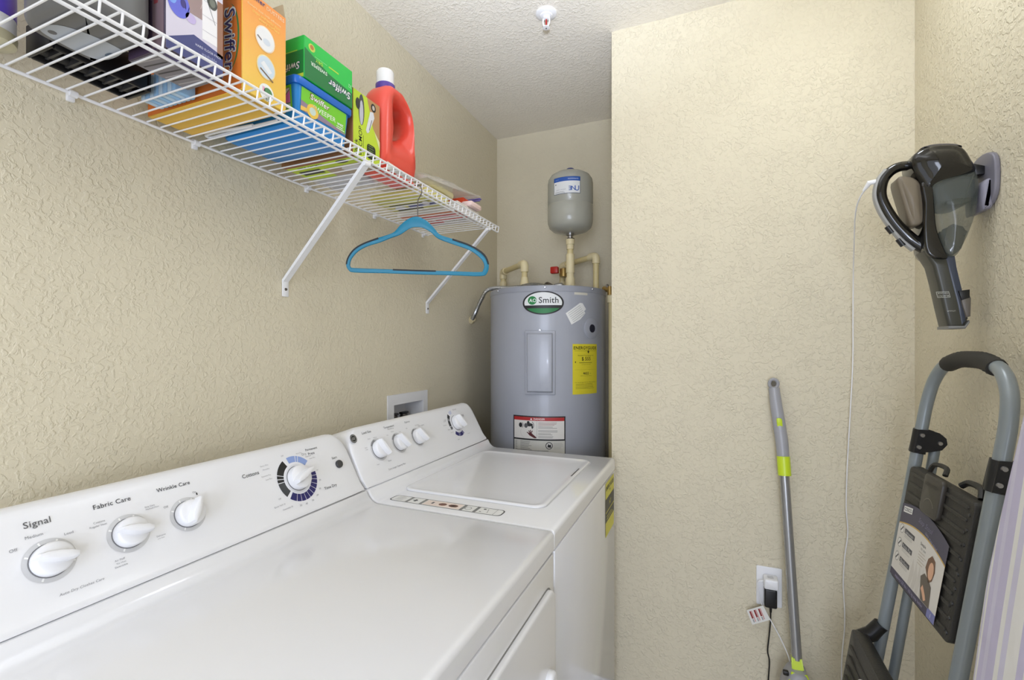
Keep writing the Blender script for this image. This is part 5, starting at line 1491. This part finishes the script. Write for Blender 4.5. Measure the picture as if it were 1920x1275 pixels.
# charging cord
t = thing('charging_cord', 'thin white charging cord hanging down the wall from the vacuum', 'cord', (1.45, 1.69, 0))
cp = [(1.424, 1.335, 1.676), (1.411, 1.36, 1.658), (1.412, 1.41, 1.63), (1.438, 1.53, 1.58), (1.466, 1.655, 1.51), (1.474, 1.692, 1.38), (1.474, 1.694, 1.25), (1.468, 1.695, 1.10), (1.460, 1.694, 0.93), (1.4575, 1.694, 0.81), (1.4615, 1.694, 0.735), (1.453, 1.694, 0.65), (1.450, 1.694, 0.57), (1.4535, 1.694, 0.50), (1.453, 1.694, 0.44), (1.447, 1.694, 0.36), (1.446, 1.694, 0.28), (1.45, 1.69, 0.12), (1.44, 1.68, 0.01), (1.41, 1.66, 0.004)]
bm = B(); tube(bm, smooth_path(cp, 6), 0.0017, 8); obj('cord', bm, M_plasw, t)
bm = B(); tube(bm, [(1.432, 1.33, 1.678), (1.420, 1.333, 1.678), (1.412, 1.345, 1.664)], [0.0055, 0.006, 0.003], 10); obj('plug', bm, M_plasw, t)

# ------------------------------------------------------------------ step ladder leaning on the right wall
t = thing('step_ladder', 'folded grey steel step ladder with black treads leaning on right wall', 'ladder', (1.42, 1.26, 0))
M_lad = mat('ladder_grey', (138, 146, 150), 0.3, 0.15)
def ladx(z):
    return 1.545 - 0.15 * (1.07 - z)
def lad(y, z, off=0.0):
    return Vector((ladx(z) + off, y, z))
yn, yf = 1.093, 1.428
arc = [(yf + 0.012, 0.004), (yf + 0.004, 0.5), (yf, 0.9), (yf, 1.10), (yf - 0.003, 1.165), (yf - 0.018, 1.215), (yf - 0.055, 1.251), (yf - 0.115, 1.266), ((yn + yf) / 2, 1.2685), (yn + 0.115, 1.266), (yn + 0.055, 1.251), (yn + 0.018, 1.215), (yn + 0.003, 1.165), (yn, 1.10), (yn, 0.9), (yn - 0.004, 0.5), (yn - 0.012, 0.004)]
pth = [lad(p_.y, p_.z) for p_ in smooth_path([(0, a, b) for a, b in arc], 6)]
bm = B(); tube(bm, pth, 0.0128, 18); fr = obj('front_frame', bm, M_lad, t)
gp = [lad(p_.y, p_.z) for p_ in smooth_path([(0, a, b) for a, b in arc[6:11]], 8)][2:-2]
bm = B(); rg = tube(bm, gp, [0.0165 + (0.0012 if k % 2 else 0) for k in range(len(gp))], 14); obj('rubber_grip', bm, mat('rubber_black', (44, 42, 38), 0.7), fr)
for y in (yf, yn):
    s = 1 if y == yf else -1
    bm = B(); tube(bm, [lad(y, 1.085, 0.032), lad(y, 0.5, 0.036), lad(y + s * 0.012, 0.006, 0.040)], 0.0105, 14); obj('rear_leg', bm, M_lad, t)
    bm = B()
    tube(bm, [lad(y, 1.038), lad(y, 1.094)], 0.0158, 16)
    pl = [(-0.012, 1.040), (0.020, 1.044), (0.040, 1.050), (0.048, 1.064), (0.044, 1.078), (0.030, 1.090), (0.010, 1.096), (-0.010, 1.096)]
    for yy in (y - 0.0165, y + 0.0135):
        loft(bm, [[Vector((ladx(z) + a, yy + d, z)) for a, z in pl] for d in (0.0, 0.003)])
    hg = obj('hinge_bracket', bm, mat('bracket_black', (20, 20, 22), 0.4), t)
    for a, zz in ((-0.002, 1.083), (-0.004, 1.054), (0.034, 1.066)):
        bm = B(); c = Vector((ladx(zz) + a, y - 0.0163, zz)); cyl(bm, c, c + Vector((0, -0.0035, 0)), 0.0055, 0.0042, 12); obj('rivet', bm, M_steel, hg)
    bm = B(); tube(bm, [lad(y + s * 0.012, 0.03), lad(y + s * 0.0125, 0.0)], 0.016, 14); obj('foot_cap', bm, M_black, t)
# front plate of the far hinge seen wide from the room
M_tr = mat('tread_black', (50, 48, 44), 0.55, bump=0.3, bscale=300)
def panel(name, y0, y1, z0, z1, off, th, cut=None):
    bm = B()
    pillow(bm, rrect(y0, y1, z0, z1, 0.012, 4), lambda y, z, w: Vector((ladx(z) + off + w, y, z)), th / 2, 0.003, 2)
    return bm
tr = obj('top_tread', panel('top_tread', 1.112, 1.408, 0.742, 1.010, -0.004, 0.022), M_tr, t)
for k in range(11):
    zz = 0.758 + k * 0.0235
    bm = B(); pillow(bm, rrect(1.126, 1.394, zz, zz + 0.007, 0.003, 2), lambda y, z, w: Vector((ladx(z) - 0.0155 + w, y, z)), 0.0025, 0.0012, 2); obj('tread_rib', bm, M_tr, tr)
for yy, zz in [(1.122, 0.76 + 0.028 * k) for k in range(9)]:
    bm = B(); c = Vector((ladx(zz) - 0.015, yy, zz)); cyl(bm, c, c + Vector((-0.002, 0, 0)), 0.004, 0.0032, 8); obj('rivet', bm, M_black, tr)
bm = panel('latch', 1.215, 1.300, 0.936, 1.020, -0.0205, 0.010); la = obj('latch_plate', bm, mat('latch_dark', (62, 58, 52), 0.4), tr)
p = Print(); p.text('EASY LATCH', 1.2575, 1.0, (30, 28, 26), width=0.06, l=0, bold=0.01)
p.arc(1.2575, 0.945, 0.026, 0.0275, 30, 150, (120, 114, 104), 0)
p.build('latch_lettering', lambda u, v, h: Vector((ladx(v) - 0.0257 - h, 2 * 1.2575 - u, v)), la)
bm = B(); tube(bm, smooth_path([lad(1.36, 1.004, 0.004), lad(1.345, 1.028, 0.006), lad(1.29, 1.033, 0.006), lad(1.275, 1.02, 0.0)], 4), 0.005, 8); obj('finger_loop', bm, M_tr, tr)
bm = B(); tube(bm, smooth_path([lad(1.205, 1.018, 0.0), lad(1.19, 1.028, 0.005), lad(1.15, 1.028, 0.006), lad(1.135, 1.012, 0.003)], 4), 0.006, 8); obj('finger_loop', bm, M_black, tr)
# card label on the tread: u runs to the right (towards -Y)
def cardm(u, v, h):
    return Vector((ladx(v) - 0.0195 - h, 1.394 - u, v))
p = Print()
def lab_top(u):
    return 0.935 - 0.075 * (u / 0.235 - 0.42) ** 2 + 0.0
N_ = 18
topc = [(0.235 * k / N_, lab_top(0.235 * k / N_)) for k in range(N_ + 1)]
p.poly([(0.0, 0.752), (0.235, 0.752)] + topc[::-1], (74, 72, 92), 0)
mid = [(0.235 * k / N_, lab_top(0.235 * k / N_) - 0.048 + 0.006 * k / N_) for k in range(N_ + 1)]
p.poly([(0.0, 0.752), (0.235, 0.752)] + [(a, b + 0.003) for a, b in mid][::-1], (206, 170, 90), 1)
p.poly([(0.0, 0.768), (0.235, 0.768)] + mid[::-1], (224, 220, 214), 2)
p.rect(0.0, 0.752, 0.235, 0.768, (62, 58, 84), 2).rect(0.20, 0.752, 0.235, 0.770, (120, 124, 180), 3)
p.text('1', 0.217, 0.761, W_, size=0.012, l=4)
p.text('supports 225 lbs / 102 kg step ladder', 0.105, 0.760, (170, 166, 200), width=0.15, l=3)
p.poly([(0.012, 0.905), (0.058, 0.912), (0.058, 0.926), (0.012, 0.919)], W_, 3).text('COSCO', 0.035, 0.9155, (50, 46, 70), width=0.040, l=4, rot=8, bold=0.03)
p.text('Step Stool', 0.130, 0.912, (128, 126, 150), width=0.07, l=3, rot=-4, shear=0.3).text('two step steel', 0.165, 0.892, (160, 158, 184), width=0.06, l=3, rot=-14)
for k in range(3):
    z = 0.868 - k * 0.033
    p.ell(0.022, z, 0.0105, 0.0095, (236, 234, 230), 3, 16).arc(0.022, z, 0.0095, 0.0105, 0, 360, (120, 118, 116), 4).line((0.016, z - 0.006), (0.028, z + 0.006), 0.0035, (90, 90, 92), 4)
    p.rect(0.038, z - 0.005, 0.092, z + 0.006, (74, 74, 80), 3).text(('Lightweight', 'Folds Flat', 'Slip Resist')[k], 0.065, z, (224, 224, 224), width=0.044, l=4).lines(0.040, 0.085, z - 0.009, 2, 0.0035, 0.0012, (180, 178, 174), 3, k)
p.text('Simple', 0.136, 0.872, (96, 96, 98), width=0.026, l=3, bold=0.01).text('to use', 0.140, 0.863, (140, 138, 136), width=0.024, l=3).lines(0.122, 0.160, 0.853, 5, 0.006, 0.0018, (196, 186, 172), 3, 8)
for k in range(4):
    p.poly([(0.095 + k * 0.020, 0.769), (0.108 + k * 0.020, 0.769), (0.118 + k * 0.017, 0.80), (0.105 + k * 0.017, 0.83)], (212, 207, 200), 3)
SK = (226, 178, 146)
p.poly([(0.163, 0.836), (0.168, 0.856), (0.182, 0.868), (0.198, 0.862), (0.204, 0.842), (0.198, 0.822), (0.185, 0.812)], (120, 88, 66), 4)
p.ell(0.188, 0.838, 0.0115, 0.018, SK, 5, 18)
p.poly([(0.150, 0.812), (0.165, 0.824), (0.185, 0.818), (0.200, 0.810), (0.206, 0.769), (0.165, 0.769), (0.158, 0.785)], (104, 94, 84), 4)
p.poly([(0.166, 0.800), (0.182, 0.786), (0.188, 0.778), (0.180, 0.772), (0.168, 0.784), (0.160, 0.790)], SK, 5)
p.build('card_label', cardm, tr, 0.0004, 0.0002)
bs = obj('bottom_tread', panel('bottom_tread', 1.118, 1.440, 0.34, 0.578, -0.045, 0.030), mat('tread_gloss', (34, 33, 31), 0.3, bump=0.3, bscale=300), t)
for k in range(8):
    zz = 0.352 + k * 0.026
    bm = B(); pillow(bm, rrect(1.135, 1.425, zz, zz + 0.008, 0.003, 2), lambda y, z, w: Vector((ladx(z) - 0.060 + w, y, z)), 0.0025, 0.0012, 2); obj('tread_rib', bm, M_tr, bs)
bm = B(); tube(bm, [lad(1.432, 0.560, -0.045), lad(1.432, 0.575, -0.02), lad(1.428, 0.605, -0.006)], [0.016, 0.018, 0.0165], 12); obj('tread_bracket', bm, M_black, bs)
p = Print(); p.ell(0.16, 0.49, 0.075, 0.045, (232, 232, 230), 0, 26).text('WARNING', 0.16, 0.49, DG, width=0.09, l=1)
p.build('tread_sticker', lambda u, v, h: Vector((ladx(v) - 0.063 - h, 1.425 - u, v)), bs)
bm = B(); tube(bm, [lad(yn + 0.006, 0.80, 0.004), lad(yn + 0.008, 0.74, 0.004)], 0.008, 10); obj('tread_pivot', bm, M_steel, t)

# ------------------------------------------------------------------ ironing board standing on its tail
t = thing('ironing_board', 'ironing board in lavender and white striped cover standing against right wall', 'ironing board', (1.36, 0.78, 0))
def ix(z):
    return 1.50 - 0.12 * (1.2 - z)
cy = 0.775
half = [(0.030, 0.178), (0.20, 0.180), (0.55, 0.178), (0.78, 0.1755), (0.92, 0.177), (1.01, 0.171), (1.09, 0.163), (1.15, 0.156), (1.21, 0.150), (1.27, 0.135), (1.33, 0.105), (1.365, 0.06), (1.375, 0.02)]
out = [(cy + h_, z) for z, h_ in half] + [(cy - h_, z) for z, h_ in reversed(half)]
poly = [(v.x, v.y) for v in smooth_path([(a, b, 0) for a, b in out], 4, True)]
bm = B()
pillow(bm, poly, lambda y, z, w: Vector((ix(z) + 0.014 + w + 0.0012 * math.sin(y * 55 + z * 9), y, z)), 0.016, 0.012, 4)
m_str = bpy.data.materials.new('striped_cotton'); m_str.use_nodes = True
nt = m_str.node_tree; L = nt.links.new
bs_ = nt.nodes['Principled BSDF']; bs_.inputs['Roughness'].default_value = 0.85
tcn = nt.nodes.new('ShaderNodeTexCoord'); sp = nt.nodes.new('ShaderNodeSeparateXYZ'); L(tcn.outputs['Object'], sp.inputs[0])
md = nt.nodes.new('ShaderNodeMath'); md.operation = 'MULTIPLY_ADD'; md.inputs[1].default_value = 1 / 0.112; md.inputs[2].default_value = 0.06; L(sp.outputs['Y'], md.inputs[0])
fr_ = nt.nodes.new('ShaderNodeMath'); fr_.operation = 'FRACT'; L(md.outputs[0], fr_.inputs[0])
rp = nt.nodes.new('ShaderNodeValToRGB'); rp.color_ramp.interpolation = 'CONSTANT'; L(fr_.outputs[0], rp.inputs[0])
LV, CRM, LV2 = lin((196, 190, 214)) + (1,), lin((228, 226, 222)) + (1,), lin((206, 202, 220)) + (1,)
er = rp.color_ramp.elements
stops = [(0.0, CRM), (0.06, LV), (0.22, LV2), (0.30, LV), (0.40, CRM), (0.435, LV2), (0.475, CRM), (0.51, LV), (0.64, CRM), (0.86, LV2), (0.97, CRM)]
er[0].position = 0.0; er[0].color = stops[0][1]
er[1].position = stops[1][0]; er[1].color = stops[1][1]
for pos, c in stops[2:]:
    e_ = er.new(pos); e_.color = c
L(rp.outputs[0], bs_.inputs['Base Color'])
n3 = nt.nodes.new('ShaderNodeTexNoise'); n3.inputs['Scale'].default_value = 26; L(tcn.outputs['Object'], n3.inputs['Vector'])
bp = nt.nodes.new('ShaderNodeBump'); bp.inputs['Strength'].default_value = 0.25; bp.inputs['Distance'].default_value = 0.01; L(n3.outputs['Fac'], bp.inputs['Height']); L(bp.outputs[0], bs_.inputs['Normal'])
obj('striped_cover', bm, m_str, t, smooth=60)
bm = B()
for s in (-1, 1):
    tube(bm, elbow_path([(ix(1.0) + 0.042, cy + s * 0.03, 1.0), (ix(0.55) + 0.042, cy + s * 0.10, 0.55), (ix(0.12) + 0.042, cy + s * 0.13, 0.12)], 0.03), 0.009, 10)
tube(bm, [(ix(0.12) + 0.042, cy - 0.13, 0.12), (ix(0.12) + 0.042, cy + 0.13, 0.12)], 0.009, 10)
obj('folded_legs', bm, M_steel, t)
for s in (-1, 1):
    bm = B(); cyl(bm, (ix(0.02) + 0.014, cy + s * 0.12, 0.0), (ix(0.04) + 0.014, cy + s * 0.12, 0.045), 0.013); obj('tail_foot', bm, M_black, t)
